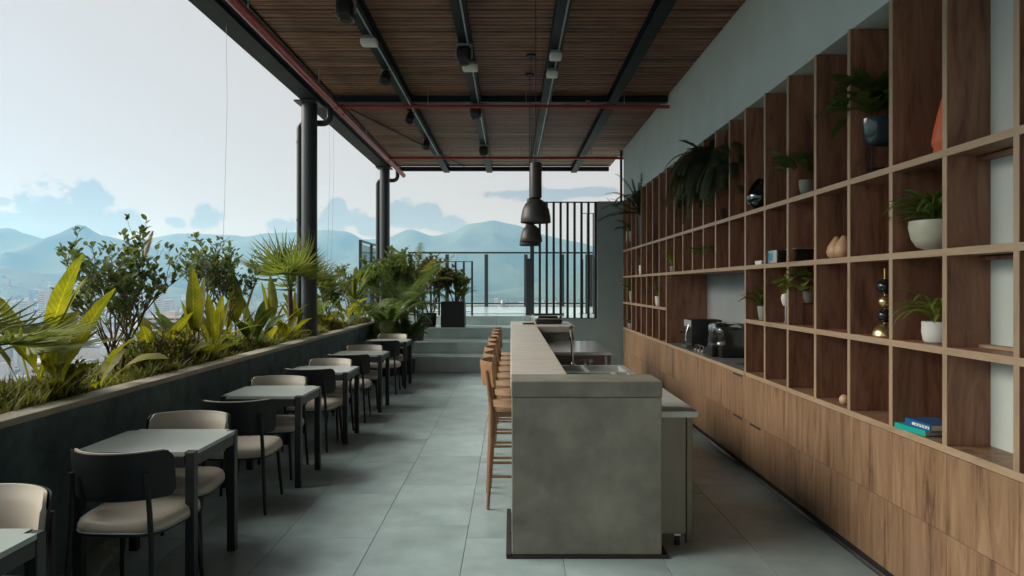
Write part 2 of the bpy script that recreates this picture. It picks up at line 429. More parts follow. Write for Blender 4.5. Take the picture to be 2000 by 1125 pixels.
me = mb.mesh('city', attr_mat('city_block')); at = me.attributes.new('tint', 'FLOAT_COLOR', 'FACE')
at.data.foreach_set('color', [q for c in tints for q in (*c, 1)])
tag(link('city', me), 'hazy spread of small city blocks across the valley floor', 'city', kind='stuff')
mb = MB(); tints = []
for i in range(2600):
    y = 700+2500*rc.random()**1.3; px = rc.uniform(-150, 1250); x = (px-998)/1350*y; z = slope_z(px, y)
    if (430 < y < 640 and 240 < px < 400) or (560 < y < 860 and 120 < px < 300): continue
    r_ = rc.uniform(4, 9)
    mb.lathe([(r_*.5, -.5), (r_, r_*.6), (r_*.75, r_*1.2), (.1, r_*1.5)], 6, (x, y, z))
tag(O('city_trees', mb, M['hill']), 'dark clumps of street trees scattered among the far city blocks', 'trees', kind='stuff')

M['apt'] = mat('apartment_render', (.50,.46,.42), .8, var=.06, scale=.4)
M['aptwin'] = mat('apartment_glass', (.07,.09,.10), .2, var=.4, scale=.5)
M['aptdark'] = mat('apartment_dark_wall', (.33,.28,.24), .8, var=.1, scale=.4)  # darker render than the balconies, for the main walls
def apartment(px0, px1, py_top, D, label, fl=2.9, wall=None, bays=6):
    x0 = (px0-998)/1350*D; x1 = (px1-998)/1350*D; top = 1.65-(py_top-558)/1350*D
    t = thing('apartment_building', label, 'building', ((x0+x1)/2, D+7, GZ)); W = (x1-x0)/2; H = top-GZ
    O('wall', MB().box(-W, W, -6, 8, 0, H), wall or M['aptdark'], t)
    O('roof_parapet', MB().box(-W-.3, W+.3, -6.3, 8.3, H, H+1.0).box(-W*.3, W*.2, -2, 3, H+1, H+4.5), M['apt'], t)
    nfl = int(H/fl); bal = MB().box(-W-.25, W+.25, -7.4, -6.0, -.55, .55).mesh('balcony', M['apt'])
    bw = 2*W/bays; win = MB().box(-bw*.36, bw*.36, -6.12, -5.9, -.75, .75).mesh('window', M['aptwin'])
    for k in range(max(0, nfl-11), nfl):
        z = H-(nfl-k)*fl+1.0
        link('balcony', bal, t, (0, 0, z))
        for q in range(bays): link('window', win, t, (-W+bw*(q+.5), 0, z+1.45))
    return t
apartment(284, 368, 622, 450, 'pale apartment block with stacked balconies beyond the planter shrubs')
apartment(58, 92, 712, 330, 'brick coloured apartment block low at the left beyond the planter', wall=mat('brick_render', (.42,.2,.14), .85), bays=3)
towers = [(6,30,600),(38,60,585),(78,92,566),(96,110,560),(112,124,572),(140,156,590),(300,318,577),(322,336,585),(470,484,588),(628,640,580),(965,975,590),(1085,1095,588),(1105,1116,592)]
tm = attr_mat('tower_block')
for i, (a, b, ty) in enumerate(towers):
    D = 2000+120*(i % 5); x0 = (a-998)/1350*D; x1 = (b-998)/1350*D; top = 1.65-(ty-558)/1350*D
    t = thing('tower_block', 'hazy pale tower block far off in the valley city', 'tower', ((x0+x1)/2, D, GZ), 0, 'far tower blocks in the haze')
    W = (x1-x0)/2; H = max(20, top-GZ)
    O('wall', MB().box(-W, W, -9, 9, 0, H), M['apt'], t)
    ww = MB()
    for k in range(int(H/6)): ww.box(-W*.85, W*.85, -9.15, -8.9, k*6+2, k*6+4.2)
    O('window_band', ww, M['aptwin'], t)
# white arched hall roof
D = 1150; x = (205-998)/1350*D; z = 1.65-(668-558)/1350*D
t = thing('sports_hall', 'broad white vaulted hall roof in the city behind the leafy shrub', 'hall', (x, D, GZ))
H = z-GZ; rows = []
for i in range(13):
    a = math.pi*i/12; rows.append([(-34*math.cos(a)+0, yy, H-9+9*math.sin(a)) for yy in (-16, 16)])
O('roof', MB().grid(rows), M['white'], t, True); O('wall', MB().box(-34, 34, -15.5, 15.5, 0, H-8.8), M['apt'], t)

# the building that carries the terrace
mb = MB().box(-3.75, 2.75, -9.4, 24, GZ, -.06)
tag(O('building_body', mb, M['apt']), 'pale rendered building body beneath the terrace floor', 'building')

# ------------------------------------------------------------------ floor with porcelain tiles
fl = structure('floor', MB().box(-2.63, 2.10, -9.0, 13.20, -.055, -.0026), M['grout'])
TX, TY = .605, .965
xs = [-.29+TX*k for k in range(-4, 5)]
for ci, x0 in enumerate(xs):
    off = 4.76 if ci % 2 == 1 else 4.52
    a = max(x0, -2.62); b = min(x0+TX, 2.095)
    if b-a < .05: continue
    k0 = -7
    for k in range(k0, 10):
        y0 = max(off+TY*k, -2.4); y1 = min(off+TY*(k+1), 13.19)
        if y1-y0 < .05: continue
        g = .0022
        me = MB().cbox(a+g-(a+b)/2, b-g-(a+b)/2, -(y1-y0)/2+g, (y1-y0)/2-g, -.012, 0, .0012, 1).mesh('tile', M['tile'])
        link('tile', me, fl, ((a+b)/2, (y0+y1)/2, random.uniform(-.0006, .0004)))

# ------------------------------------------------------------------ steps and upper deck
SH = [.291, .521, .754, .962]; SY = [13.20, 13.85, 14.75, 15.75]; DZ = SH[3]
st = structure('steps', MB().box(-2.6, .44, 13.24, 13.87, -.05, .265), M['grout'])
prev = 0
for i, (h, y) in enumerate(zip(SH, SY)):
    y2 = SY[i+1] if i < 3 else 16.6
    xl = -2.6 if i == 0 else -3.4
    if i: O('step_core', MB().box(xl, .44, y+.03, y2+.02, -.05, h-.025), M['grout'], st)
    nx = 4 if i == 0 else 5; W = (.44-xl)/nx
    for q in range(nx):
        xa = xl+W*q
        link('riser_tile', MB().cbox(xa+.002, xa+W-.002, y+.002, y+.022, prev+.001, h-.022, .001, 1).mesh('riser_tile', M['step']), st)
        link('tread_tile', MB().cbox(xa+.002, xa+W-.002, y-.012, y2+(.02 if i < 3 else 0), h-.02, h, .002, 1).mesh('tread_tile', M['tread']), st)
    prev = h
dk = structure('terrace_deck', MB().box(-3.6, 2.75, 16.61, 23.4, -.05, DZ-.012).box(.445, 2.75, 13.2, 16.605, -.05, DZ-.012), M['grout'])
for ix in range(6):
    for iy in range(10):
        xa = -3.56+ix*1.04; ya = 13.22+iy*1.01
        if iy < 4 and xa+1.04 < .5: continue
        if iy < 4: xa2 = max(xa, .45)
        else: xa2 = xa
        if iy == 3: y_hi = 16.6
        else: y_hi = ya+1.007
        if iy == 4 and False: continue
        ya_ = max(ya, 16.62) if iy >= 4 else ya
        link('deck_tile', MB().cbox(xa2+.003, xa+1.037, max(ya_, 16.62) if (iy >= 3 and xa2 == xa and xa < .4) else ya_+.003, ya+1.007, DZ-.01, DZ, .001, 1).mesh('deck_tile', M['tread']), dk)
mb = MB().cbox(-3.6, 2.75, 22.95, 23.35, DZ+.001, DZ+.04, .01)
tag(O('parapet_kerb', mb, M['kerb']), 'low pale kerb along the far edge of the upper deck', 'kerb')
t = thing('deck_lamp', 'tiny grey floor lamp on the pale kerb at the far deck edge', 'lamp', (-.27, 22.6, DZ+.001))
O('base', MB().lathe([(.18,0),(.18,.05),(.11,.07)], 16), M['zinc'], t, True); O('head', MB().lathe([(.055,.07),(.08,.13),(.03,.22)], 12), M['zinc'], t, True)

# ------------------------------------------------------------------ planter on the left
t = thing('planter_wall', 'long dark stucco planter wall with pale stone coping along the left', 'planter', (-2.7, 6, 0))
O('wall', MB().box(-2.74, -2.62, -9.0, 13.8, 0, .918), M['dark_wall'], t, w=True)
O('outer_wall', MB().box(-3.75, -3.62, -9.0, 13.8, -.05, .90), M['dark_wall'], t, w=True)
O('end_wall', MB().box(-3.62, -2.74, 13.68, 13.8, -.05, .90), M['dark_wall'], t, w=True)
O('near_end_wall', MB().box(-3.62, -2.74, -9.0, -8.9, -.05, .90), M['dark_wall'], t, w=True)
y = -9.0; L = 1.636
for k in range(14):
    link('coping_stone', MB().cbox(-2.755+2.7, -2.6+2.7, y+.002-6, min(y+L, 13.8)-.002-6, .919, .957, .004, 2).mesh('coping_stone', M['cap']), t); y += L
rows = []
for i in range(9):
    X = -3.62+.88*i/8
    rows.append([(X, -2.28+15.96*j/160, .86+.05*noise.noise(Vector((X*3, j*.3, 0)))) for j in range(161)])
O('soil', MB().grid(rows), M['soil'], t, True, w=True)

# ------------------------------------------------------------------ roof canopy
roof = thing('roof_canopy', 'timber slatted roof canopy on dark steel beams over the whole terrace', 'roof', (0, 7, 4.2))
O('roof_sheet', MB().box(-2.86, 2.7, -9.0, 15.1, 4.47, 4.52), M['roof'], roof, w=True)
sl = MB().cbox(-2.27, 2.27, -.038, .038, 0, .024, .009, 2).mesh('slat', M['slat'])
y = -3.0
while y < 14.95:
    link('slat', sl, roof, (-.13, y-7, 4.222-4.2+random.uniform(-.003, .003)), (R(random.uniform(-2, 2)), 0, R(random.uniform(-.06, .06))))
    y += .094
def rp(name, mb, m='beam', smooth=False): return O(name, mb, M[m], roof, smooth, w=True)
rp('edge_beam', MB().box(-2.885, -2.66, -9.0, 15.05, 4.20, 4.218).box(-2.885, -2.66, -9.0, 15.05, 4.45, 4.468).box(-2.79, -2.765, -9.0, 15.05, 4.2185, 4.4495))
rp('gutter', MB().box(-2.64, -2.41, -9.0, 15.05, 4.235, 4.26).box(-2.655, -2.641, -9.0, 15.05, 4.19, 4.44).box(-2.409, -2.395, -9.0, 15.05, 4.20, 4.44))
BX = [-1.39, -.465, .465, 1.36]
for x in BX:
    rp('beam', MB().box(x-.065, x+.065, -9.0, 15.0, 4.10, 4.112).box(x-.006, x+.006, -9, 15, 4.1125, 4.2185).box(x-.065, x+.065, -9, 15, 4.209, 4.2185))
for x in BX[:3]:
    ct = MB().tube([(x+.03, -1.5, 4.092), (x+.03, 12.9, 4.092)], .009, 8)
    rp('conduit', ct, 'zinc', True)
for yy in (9.32, 14.86, 3.55):
    rp('cross_beam', MB().box(-2.39, 2.10, yy-.05, yy+.05, 4.115, 4.2))
rp('wind_brace', MB().tube([(-2.4, 9.6, 4.19), (-1.0, 14.7, 4.19)], .012, 6))

def column(Y, label, zb=.86):
    t = thing('column', label, 'column', (-2.80, Y, zb), 0, 'round steel roof columns')
    O('shaft', MB().lathe([(.107, 0), (.107, 4.17-zb)], 40), M['steel'], t, 50)
    O('collar', MB().lathe([(.112, 1.15), (.112, 1.2)], 40), M['steel'], t, 50)
    O('cap_plate', MB().cbox(-.17, .15, -.16, .16, 4.172-zb, 4.196-zb, .003, 1), M['steel'], t)
    O('base_plate', MB().cbox(-.17, .17, -.17, .17, .0, .03, .004, 1), M['steel'], t)
    return t
column(9.6, 'nearer round dark steel column rising from the planter')
column(14.9, 'farther round dark steel column behind the step palms', .755)
column(3.2, 'round dark steel column at the near end of the planter')
bpy.data.objects['column.002'].location.y = 2.2
bpy.data.objects['column.001'].location.x = -2.72
def downpipe(Y, label, zb=.86, X=-2.98):
    t = thing('drainpipe', label, 'pipe', (X, Y+.15, .86), 0, 'rainwater drainpipes')
    pts = [(0,0,zb-.86), (0,0,3.0)]
    for a in range(0, 91, 15): pts.append((.08-.08*math.cos(R(a)), 0, 3.0+.08*math.sin(R(a))))
    pts += [(.33, 0, 3.08)]
    for a in range(15, 91, 15): pts.append((.33+.1*math.sin(R(a)), 0, 3.18-.1*math.cos(R(a))))
    pts += [(.43, 0, 3.36)]
    O('pipe', MB().tube(pts, .043, 14), M['steel'], t, True)
    for z in (.6, 1.7, 2.8): O('clamp', MB().lathe([(.049, z), (.049, z+.03)], 14), M['steel'], t, True)
downpipe(9.6, 'dark drainpipe running down beside the nearer column')
downpipe(14.9, 'dark drainpipe running down beside the farther column', .755, -2.90)

# red sprinkler pipe
t = thing('sprinkler_pipe', 'red fire sprinkler pipe along the left roof edge with two cross branches', 'pipe', (-2.28, 7, 4.0))
O('main_pipe', MB().tube([(-2.28, -1.8, 3.99), (-2.28, 14.6, 3.99)], .044, 14), M['red'], t, True, w=True)
O('end_cap', MB().tube([(-2.28, 14.6, 3.99), (-2.28, 14.68, 3.99)], .046, 14), M['red'], t, True, w=True)
for yy in (4.7, 9.0, 9.35, 12.8):
    O('coupling', MB().tube([(-2.28, yy-.05, 3.99), (-2.28, yy+.05, 3.99)], .052, 14), M['red'], t, True, w=True)
for yy in (9.15, 12.85):
    O('branch_pipe', MB().tube([(-2.25, yy, 4.02), (2.095, yy, 4.02)], .024, 12), M['red'], t, True, w=True)
    O('branch_coupling', MB().tube([(.7, yy, 4.02), (.78, yy, 4.02)], .032, 12), M['red'], t, True, w=True)
    for xx in (-1.1, .2, 1.5): O('hanger', MB().tube([(xx, yy, 4.02), (xx, yy, 4.225)], .005, 6), M['zinc'], t, w=True)
for yy in (3, 6, 8.2, 10.9, 13.4): O('hanger', MB().tube([(-2.28, yy, 4.0), (-2.28, yy, 4.225)], .006, 6), M['zinc'], t, w=True)
O('sprinkler_head', MB().lathe([(.008, 0), (.008, .05), (.03, .055), (.03, .06)], 10, (1.02, 9.15, 4.04)), M['red'], t, w=True)

# ceiling spots, loudspeakers, light boxes under the beams
def spot(i, Y, label):
    x = BX[i]-.02
    t = thing('spotlight', label, 'spotlight', (x, Y, 4.098), 0, 'ceiling spotlights')
    O('bracket', MB().cbox(-.055, .055, -.03, .03, -.05, 0, .004, 1), M['zinc'], t)
    h = O('head', MB().tube([(0, .02, -.03), (-.005, -.03, -.09), (-.01, -.07, -.15)], [.055, .06, .06], 16), M['black'], t, True)
    O('lens', MB().tube([(-.01, -.07, -.15), (-.01, -.075, -.155)], [.045, .04], 16), M['blackglass'], h, True)
def speaker(i, Y, label):
    x = BX[i]-.01
    t = thing('loudspeaker', label, 'loudspeaker', (x, Y, 4.098), 0, 'ceiling loudspeakers')
    O('bracket', MB().cbox(-.07, .07, -.03, .03, -.03, 0, .004, 1).box(-.085, -.075, -.02, .02, -.14, -.005).box(.075, .085, -.02, .02, -.14, -.005), M['zinc'], t)
    h = O('housing', MB().cbox(-.074, .074, -.09, .09, -.20, -.035, .04, 4), M['black'], t, True)
    O('grille', MB().lathe([(.05,0),(.05,.006)], 20, (0, 0, -.207)), M['rubber'], h)
def lightbox(i, Y, label, dx=0, w_=.16):
    t = thing('light_fitting', label, 'light', (BX[i]+dx, Y, 4.098), 0, 'white light boxes on the beams')
    O('mount', MB().cbox(-.05, .05, -.04, .04, -.03, 0, .004, 1), M['zinc'], t)
    O('body', MB().cbox(-w_/2, w_/2, -.065, .065, -.095, -.031, .02, 3), M['white'], t, True)
speaker(0, 5.86, 'black loudspeaker under the leftmost beam at the top of the picture')
lightbox(0, 6.78, 'white rectangular light box on the leftmost beam')
spot(0, 7.84, 'black spotlight just behind the white box on the leftmost beam')
spot(0, 9.73, 'black spotlight on the leftmost beam beside the red cross pipe')
spot(0, 11.57, 'black spotlight on the leftmost beam farthest towards the mountains')
speaker(1, 7.0, 'large black loudspeaker under the second beam from the left')
lightbox(1, 7.57, 'white rounded light box behind the loudspeaker on the second beam', .02, .17)
speaker(1, 9.3, 'black loudspeaker on the second beam level with the red cross pipe')
speaker(1, 12.0, 'small looking black loudspeaker at the far end of the second beam')
lightbox(2, 7.2, 'nearer white light box on the third beam beside the pendant cords', 0, .13)
lightbox(2, 7.8, 'farther white light box on the third beam beside the pendant cords', 0, .13)

# thin steel cables hung from the roof edge
for (X, Y, lab) in [(-2.72, 6.6, 'thin hanging cable left of the nearer column'), (-2.72, 10.35, 'thin hanging cable just right of the nearer column'),
                    (-2.70, 10.5, 'second thin cable just right of the nearer column'), (-2.72, 14.1, 'thin hanging cable near the farther column')]:
    pts = [(X, Y, 4.2), (X+.01, Y, 3.4), (X-.02, Y+.01, 2.4), (X-.05, Y, 1.6), (X-.06, Y, .88)]
    tag(O('steel_cable', MB().tube(pts, .0014, 5), M['steel']), lab, 'cable', 'thin cables at the planter')

# ------------------------------------------------------------------ right wall, shelving, cabinets
t = tag(O('bulkhead_wall', MB().box(2.115, 2.66, -9.0, 12.99, 3.242, 4.218), M['plaster']), 'plain grey plaster bulkhead wall above the wooden shelving', 'wall')
tag(O('back_wall', MB().box(2.668, 2.75, -9.0, 12.99, 0, 4.218), M['niche']), 'pale grey wall behind the shelving and the coffee niche', 'wall')
PY = [1.447, 1.922, 2.397] + [2.872+.475*i for i in range(8)] + [6.197+.4507*j for j in range(1, 16)]
S = [.86, 1.335, 1.812, 2.292]
F = 2.10; TH = .017
shelf = thing('wall_shelving', 'tall walnut cubby shelving with pale oak edges along the right wall', 'shelving', (2.3, 7, .84))
def sh(name, mb, m, parent=shelf, smooth=False): return O(name, mb, M[m], parent, smooth, w=True)
NA, NB = 6.197, 6.197+.4507*7
DEP = .38
for y in PY:
    inn = NA+.1 < y < NB-.1
    edge_n = abs(y-NA) < .01 or abs(y-NB) < .01
    z0 = S[2]+.019 if inn else (S[0]+.019 if True else 0)
    dep = .552 if edge_n else DEP
    me_ = MB().box(F+.004, F+dep, y-TH, y+TH, z0, 3.24)
    p = sh('upright', me_, 'walnut')
    sh('edge_band', MB().cbox(F-.001, F+.0035, y-TH-.0005, y+TH+.0005, z0-.018, 3.241, .0008, 1), 'edge', p)
def board(z, ya, yb, dep=DEP, m='walnut'):
    p = sh('shelf', MB().box(F+.0065, F+dep, ya, yb, z-TH, z+TH), m)
    sh('edge_band', MB().cbox(F-.0025, F+.006, ya, yb, z-TH-.001, z+TH+.001, .0008, 1), 'edgeh', p)
Y0, Y1 = PY[0]-TH, PY[-1]+TH
board(S[3], Y0, Y1); board(S[2], Y0, NA-TH*0, DEP); board(S[2]-.0005, NA, NB, .552); board(S[2], NB, Y1)
board(S[1], Y0, NA); board(S[1], NB, Y1)
board(S[0], Y0, NA, .5, 'drawer'); board(S[0], NB, Y1, .5, 'drawer')
# backs: walnut except the pale bay at the right edge
NYa, NYb = 2.872, 3.347
for (a, b) in [(Y0, NYa), (NYb, NA)]: sh('back_panel', MB().box(F+DEP+.001, F+DEP+.02, a, b, S[0]+.02, 3.24), 'walnut')
sh('back_panel', MB().box(F+DEP+.001, F+DEP+.02, NB, Y1, S[0]+.02, 3.24), 'walnut')
sh('back_panel', MB().box(F+DEP+.001, F+DEP+.02, NA, NB, S[2]+.02, 3.24), 'walnut')
for za, zb in [(S[0], S[1]), (S[1], S[2]), (S[2], S[3]), (S[3], 3.24+.017)]:
    o = sh('pale_back', MB().box(F+.21, F+.225, NYa+TH+.001, NYb-TH-.001, za+.018, zb-.018), 'paleback')
for z in (S[3]-.04, S[2]-.04): sh('batten', MB().cbox(F+.15, F+.205, NYa+TH+.002, NYb-TH-.002, z, z+.018, .002, 1), 'walnut')
sh('batten', MB().cbox(F+.15, F+.205, NYa+TH+.002, NYb-TH-.002, S[1]+.018, S[1]+.034, .002, 1), 'edgeh')
sh('niche_back', MB().box(F+.553, F+.563, NA, NB, .86, S[2]), 'niche')

cab = thing('base_cabinet', 'long row of walnut fronted drawers below the shelving', 'cabinet', (2.3, 7, 0))
def cb(name, mb, m, parent=cab): return O(name, mb, M[m], parent, False, w=True)
cb('plinth', MB().box(F+.03, F+.5, Y0, Y1, 0, .055), 'rubber'); cb('carcass', MB().box(F+.022, F+.55, Y0, Y1, .056, .838), 'walnut')
for i in range(len(PY)-1):
    a, b = PY[i]-.012, PY[i+1]-.012
    for (z0, z1) in ((.06, .449), (.4515, .838)):
        o = link('drawer_front', MB().cbox(F+.001, F+.02, -(b-a)/2+.0008, (b-a)/2-.0008, -(z1-z0)/2, (z1-z0)/2, .0012, 1).mesh('drawer_front', M['drawer']),
                 cab, (-2.3, (a+b)/2-7, (z0+z1)/2))
        if i == 10 or (i == 9 and z0 < .1):
            link('finger_slot', MB().cbox(F-.0005, F+.004, -.13, .13, (z1-z0)/2-.022, (z1-z0)/2-.003, .002, 1).mesh('finger_slot', M['rubber']), o)
ct = thing('kitchen_counter', 'dark grey worktop in the shelving niche with an inset sink', 'worktop', (2.35, 7.8, .84))
def kc(name, mb, m): return O(name, mb, M[m], ct, False, w=True)
SY0, SY1 = 6.45, 6.95
kc('worktop', MB().box(F+.01, F+.55, NA+TH+.001, SY0, .843, .876).box(F+.01, F+.55, SY1, NB-TH-.001, .843, .876).box(F+.01, F+.14, SY0, SY1, .843, .876).box(F+.46, F+.55, SY0, SY1, .843, .876), 'counter')
kc('edge_band', MB().cbox(F-.002, F+.0095, NA+TH+.001, NB-TH-.001, .842, .878, .001, 1), 'edgeh')
kc('sink_basin', MB().box(F+.141, F+.459, SY0+.001, SY1-.001, .8405, .846).box(F+.141, F+.149, SY0+.001, SY1-.001, .847, .874).box(F+.451, F+.459, SY0+.001, SY1-.001, .847, .874), 'stainless')
# ---- end partition with slatted screen
pt = thing('partition_wall', 'slate grey end wall beside the shelving with a barred opening', 'wall', (1.2, 13.1, 0))
def pp(name, mb, m, smooth=False): return O(name, mb, M[m], pt, smooth, w=True)
pp('wall', MB().box(1.625, 2.66, 13.0, 13.18, 0, 3.238).box(.445, 1.6249, 13.0, 13.18, 0, 1.03), 'partition')
pp('frame_post', MB().box(2.06, 2.10, 13.02, 13.08, 3.2385, 4.2), 'steel')
sc_ = thing('barred_screen', 'screen of dark upright flat bars filling the opening beside the grey wall', 'screen', (1.1, 13.08, 1.03))
O('top_rail', MB().box(.5, 1.624, 13.05, 13.11, 3.218, 3.238), M['steel'], sc_, w=True)
O('bottom_rail', MB().box(.5, 1.624, 13.05, 13.11, 1.031, 1.043), M['steel'], sc_, w=True)
br = MB().cbox(-.022, .022, -.028, .028, 0, 2.173, .003, 1).mesh('bar', M['steel'])
for k in range(9): link('bar', br, sc_, (.545+k*.1315-1.1, 0, .014))

# ------------------------------------------------------------------ railings of the upper deck
rl = thing('baluster_railing', 'dark railing with upright bars and a top rail at the head of the steps', 'railing', (-2.1, 15.95, DZ))
O('top_rail', MB().box(-3.32, -.875, 15.935, 15.965, 2.2, 2.215), M['steel'], rl, w=True)
O('lower_rail', MB().box(-3.32, -.875, 15.943, 15.957, 1.04, 1.055), M['steel'], rl, w=True)
bl = MB().box(-.022, .022, -.012, .012, 0, 1.237).mesh('baluster', M['steel'])
for k in range(13): link('baluster', bl, rl, (-.897-k*.19+2.1, .0, .001))
RY = 22.8
t = thing('glass_railing', 'frameless glass balustrade with dark posts and top rail at the far deck edge', 'railing', (0, RY, DZ))
O('top_rail', MB().cbox(-3.4, 2.7, RY-.03, RY+.03, 2.71, 2.765, .004, 1), M['steel'], t, w=True)
O('bottom_rail', MB().cbox(-3.4, 2.7, RY-.02, RY+.02, 1.045, 1.085, .004, 1), M['steel'], t, w=True)
xs_ = [-3.3, -2.1, -.81, .49, 1.69, 2.62]
for x in xs_:
    O('post', MB().cbox(x-.06, x+.06, RY-.10, RY-.04, DZ+.001, 2.68, .006, 1), M['steel'], t, w=True)
for a, b in zip(xs_, xs_[1:]):
    O('glass_pane', MB().box(a+.02, b-.02, RY-.006, RY+.006, 1.09, 2.705), M['glass'], t, w=True)
t = thing('side_railing', 'dark glass railing running back along the left edge of the upper deck', 'railing', (-3.45, 19, DZ))
O('top_rail', MB().cbox(-3.48, -3.42, 15.8, RY-.12, 2.66, 2.70, .004, 1), M['steel'], t, w=True)
yy = [15.85, 17.1, 18.5, 20.0, 21.4, RY-.2]
for y in yy: O('post', MB().cbox(-3.48, -3.42, y-.05, y+.05, DZ+.001, 2.658, .004, 1), M['steel'], t, w=True)
for a, b in zip(yy, yy[1:]): O('glass_pane', MB().box(-3.456, -3.444, a+.06, b-.06, 1.1, 2.6), M['glass'], t, w=True)
def upright(X, Y, wd, z1, lab):
    tt = thing('upright_post', lab, 'post', (X, Y, DZ), 0, 'dark uprights behind the bar')
    O('shaft', MB().cbox(-wd/2, wd/2, -.03, .03, 0, z1-DZ, .004, 1), M['steel'], tt)
    O('foot_plate', MB().cbox(-wd/2-.02, wd/2+.02, -.05, .05, 0, .012, .002, 1), M['steel'], tt)
upright(.40, 16.0, .115, 2.28, 'wide dark upright panel left of the barred screen')
upright(.495, 16.2, .095, 2.69, 'tall slim dark post below the pendant lamps')
upright(1.74, 17.0, .075, 2.30, 'leftmost of the short dark uprights seen through the screen')
upright(1.88, 17.0, .10, 2.42, 'middle of the short dark uprights seen through the screen')
upright(2.05, 17.0, .075, 2.36, 'rightmost of the short dark uprights seen through the screen')
ts = thing('inner_frame', 'slim dark three-bar frame standing behind the barred screen', 'frame', (1.92, 17.4, DZ))
for x in (-.15, .0, .15): O('bar', MB().box(x-.015, x+.015, -.014, .014, 0, 2.5), M['steel'], ts)
O('top_rail', MB().box(-.17, .17, -.016, .016, 2.501, 2.517), M['steel'], ts)

# ------------------------------------------------------------------ bar counter
bar = thing('bar_counter', 'long grey micro-cement bar counter with a broad end panel', 'bar', (.45, 7, 0))
def bp_(name, mb, m='concrete', smooth=False): return O(name, mb, M[m], bar, smooth, w=True)
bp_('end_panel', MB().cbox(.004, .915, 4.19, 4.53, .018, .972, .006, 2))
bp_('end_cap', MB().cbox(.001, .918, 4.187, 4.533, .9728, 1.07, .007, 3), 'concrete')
y = 4.537
for k in range(6):
    y2 = y+(9.93-4.537)/6
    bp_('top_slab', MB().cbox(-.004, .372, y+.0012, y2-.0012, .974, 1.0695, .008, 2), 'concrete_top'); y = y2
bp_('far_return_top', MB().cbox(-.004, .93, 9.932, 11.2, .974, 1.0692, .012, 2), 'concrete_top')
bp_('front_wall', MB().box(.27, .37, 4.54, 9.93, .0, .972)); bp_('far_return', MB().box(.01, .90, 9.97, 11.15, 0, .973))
bp_('plinth', MB().box(-.028, .955, 4.172, 4.60, .0015, .016), 'rubber')
bp_('kick_plate', MB().cbox(-.03, .0, 4.175, 5.03, .0165, .028, .002, 1), 'rubber')
bp_('steel_liner', MB().box(.3725, .378, 4.54, 9.93, .60, 1.05), 'rubber')

def worktop(name, label, x0, x1, y0, y1, z, extra=None):
    t = thing(name, label, 'worktop', ((x0+x1)/2, (y0+y1)/2, 0)); return t
t = worktop('steel_worktop', 'stainless steel worktop table nearest the camera behind the bar end panel', .40, 1.17, 4.32, 5.7, .865)
O('top', MB().cbox(.40, 1.17, 4.542, 5.7, .825, .865, .004, 2).cbox(.93, 1.17, 4.32, 4.543, .825, .8648, .004, 2), M['worktop'], t, w=True)
O('side_panel', MB().cbox(.935, 1.10, 4.345, 4.365, .09, .824, .003, 1), M['steelpanel'], t, w=True)
O('end_shelf', MB().cbox(.42, 1.10, 4.56, 5.6, .12, .15, .003, 1), M['steelpanel'], t, w=True)
for (x, y) in ((1.145, 4.45), (1.145, 5.62), (.44, 5.62), (.44, 4.6)): O('leg', MB().cbox(x-.02, x+.02, y-.02, y+.02, .0, .824, .003, 1), M['steelpanel'], t, w=True)
wh = O('castor', MB().cbox(1.031, 1.079, 4.38, 4.42, .06, .0885, .004, 1).box(1.033, 1.038, 4.388, 4.412, .03, .062).box(1.072, 1.077, 4.388, 4.412, .03, .062), M['chrome'], t, w=True)
O('tyre', MB().tube([(1.041, 4.40, .036), (1.069, 4.40, .036)], .036, 18), M['rubber'], wh, 50, w=True)
t = worktop('far_steel_worktop', 'shiny stainless worktop table behind the far end of the bar', .50, 1.2, 8.2, 9.9, .86)
O('top', MB().cbox(.40, 1.2, 8.2, 9.0, .82, .86, .004, 2).cbox(.40, 1.2, 9.004, 9.9, .82, .86, .004, 2), M['stainless'], t, w=True)
O('front_panel', MB().box(.42, 1.12, 8.24, 8.25, .45, .819), M['steelpanel'], t, w=True)
for (x, y) in ((1.17, 8.24), (1.17, 9.85), (.44, 8.24), (.44, 9.85)): O('leg', MB().cbox(x-.02, x+.02, y-.02, y+.02, 0, .819, .003, 1), M['steelpanel'], t, w=True)
t = thing('steel_sink_unit', 'stainless sink unit with open basins in the middle of the bar back', 'sink', (.8, 6.8, 0))
zt = .80
mbk = MB()
for (a, b, c, d_) in [(.40,1.2,5.95,6.0),(.40,1.2,6.78,6.83),(.40,1.2,7.35,7.40),(.40,.44,6.0,7.35),(1.14,1.2,6.0,7.35),(.74,.78,6.83,7.35),(.98,1.02,6.0,6.78)]: mbk.box(a, b, c+.0005, d_-.0005, zt-.03, zt)
O('rim', mbk, M['worktop'], t, w=True)
O('basin_wall', MB().box(.43, 1.15, 5.99, 6.0, .4, zt-.031).box(.43, 1.15, 6.77, 6.78, .4, zt-.031).box(.43, 1.15, 7.34, 7.35, .4, zt-.031).box(.43, .44, 6.001, 7.339, .4, zt-.031).box(1.14, 1.15, 6.001, 7.339, .4, zt-.031), M['worktop'], t, w=True)
O('basin_floor', MB().box(.43, 1.15, 5.99, 7.35, .385, .399), M['worktop'], t, w=True)
O('front_skirt', MB().box(.41, 1.19, 5.96, 5.97, .35, zt-.031), M['steelpanel'], t, w=True)
for (x, y) in ((.44,5.98),(1.16,5.98),(.44,7.37),(1.16,7.37)): O('leg', MB().tube([(x,y,0),(x,y,.77)], .018, 10), M['steelpanel'], t, w=True)
t = thing('bar_faucet', 'tall straight chrome tap standing at the bar sink', 'faucet', (.66, 7.38, .80))
O('base', MB().lathe([(.03,0),(.03,.015),(.018,.03)], 16), M['chrome'], t, True)
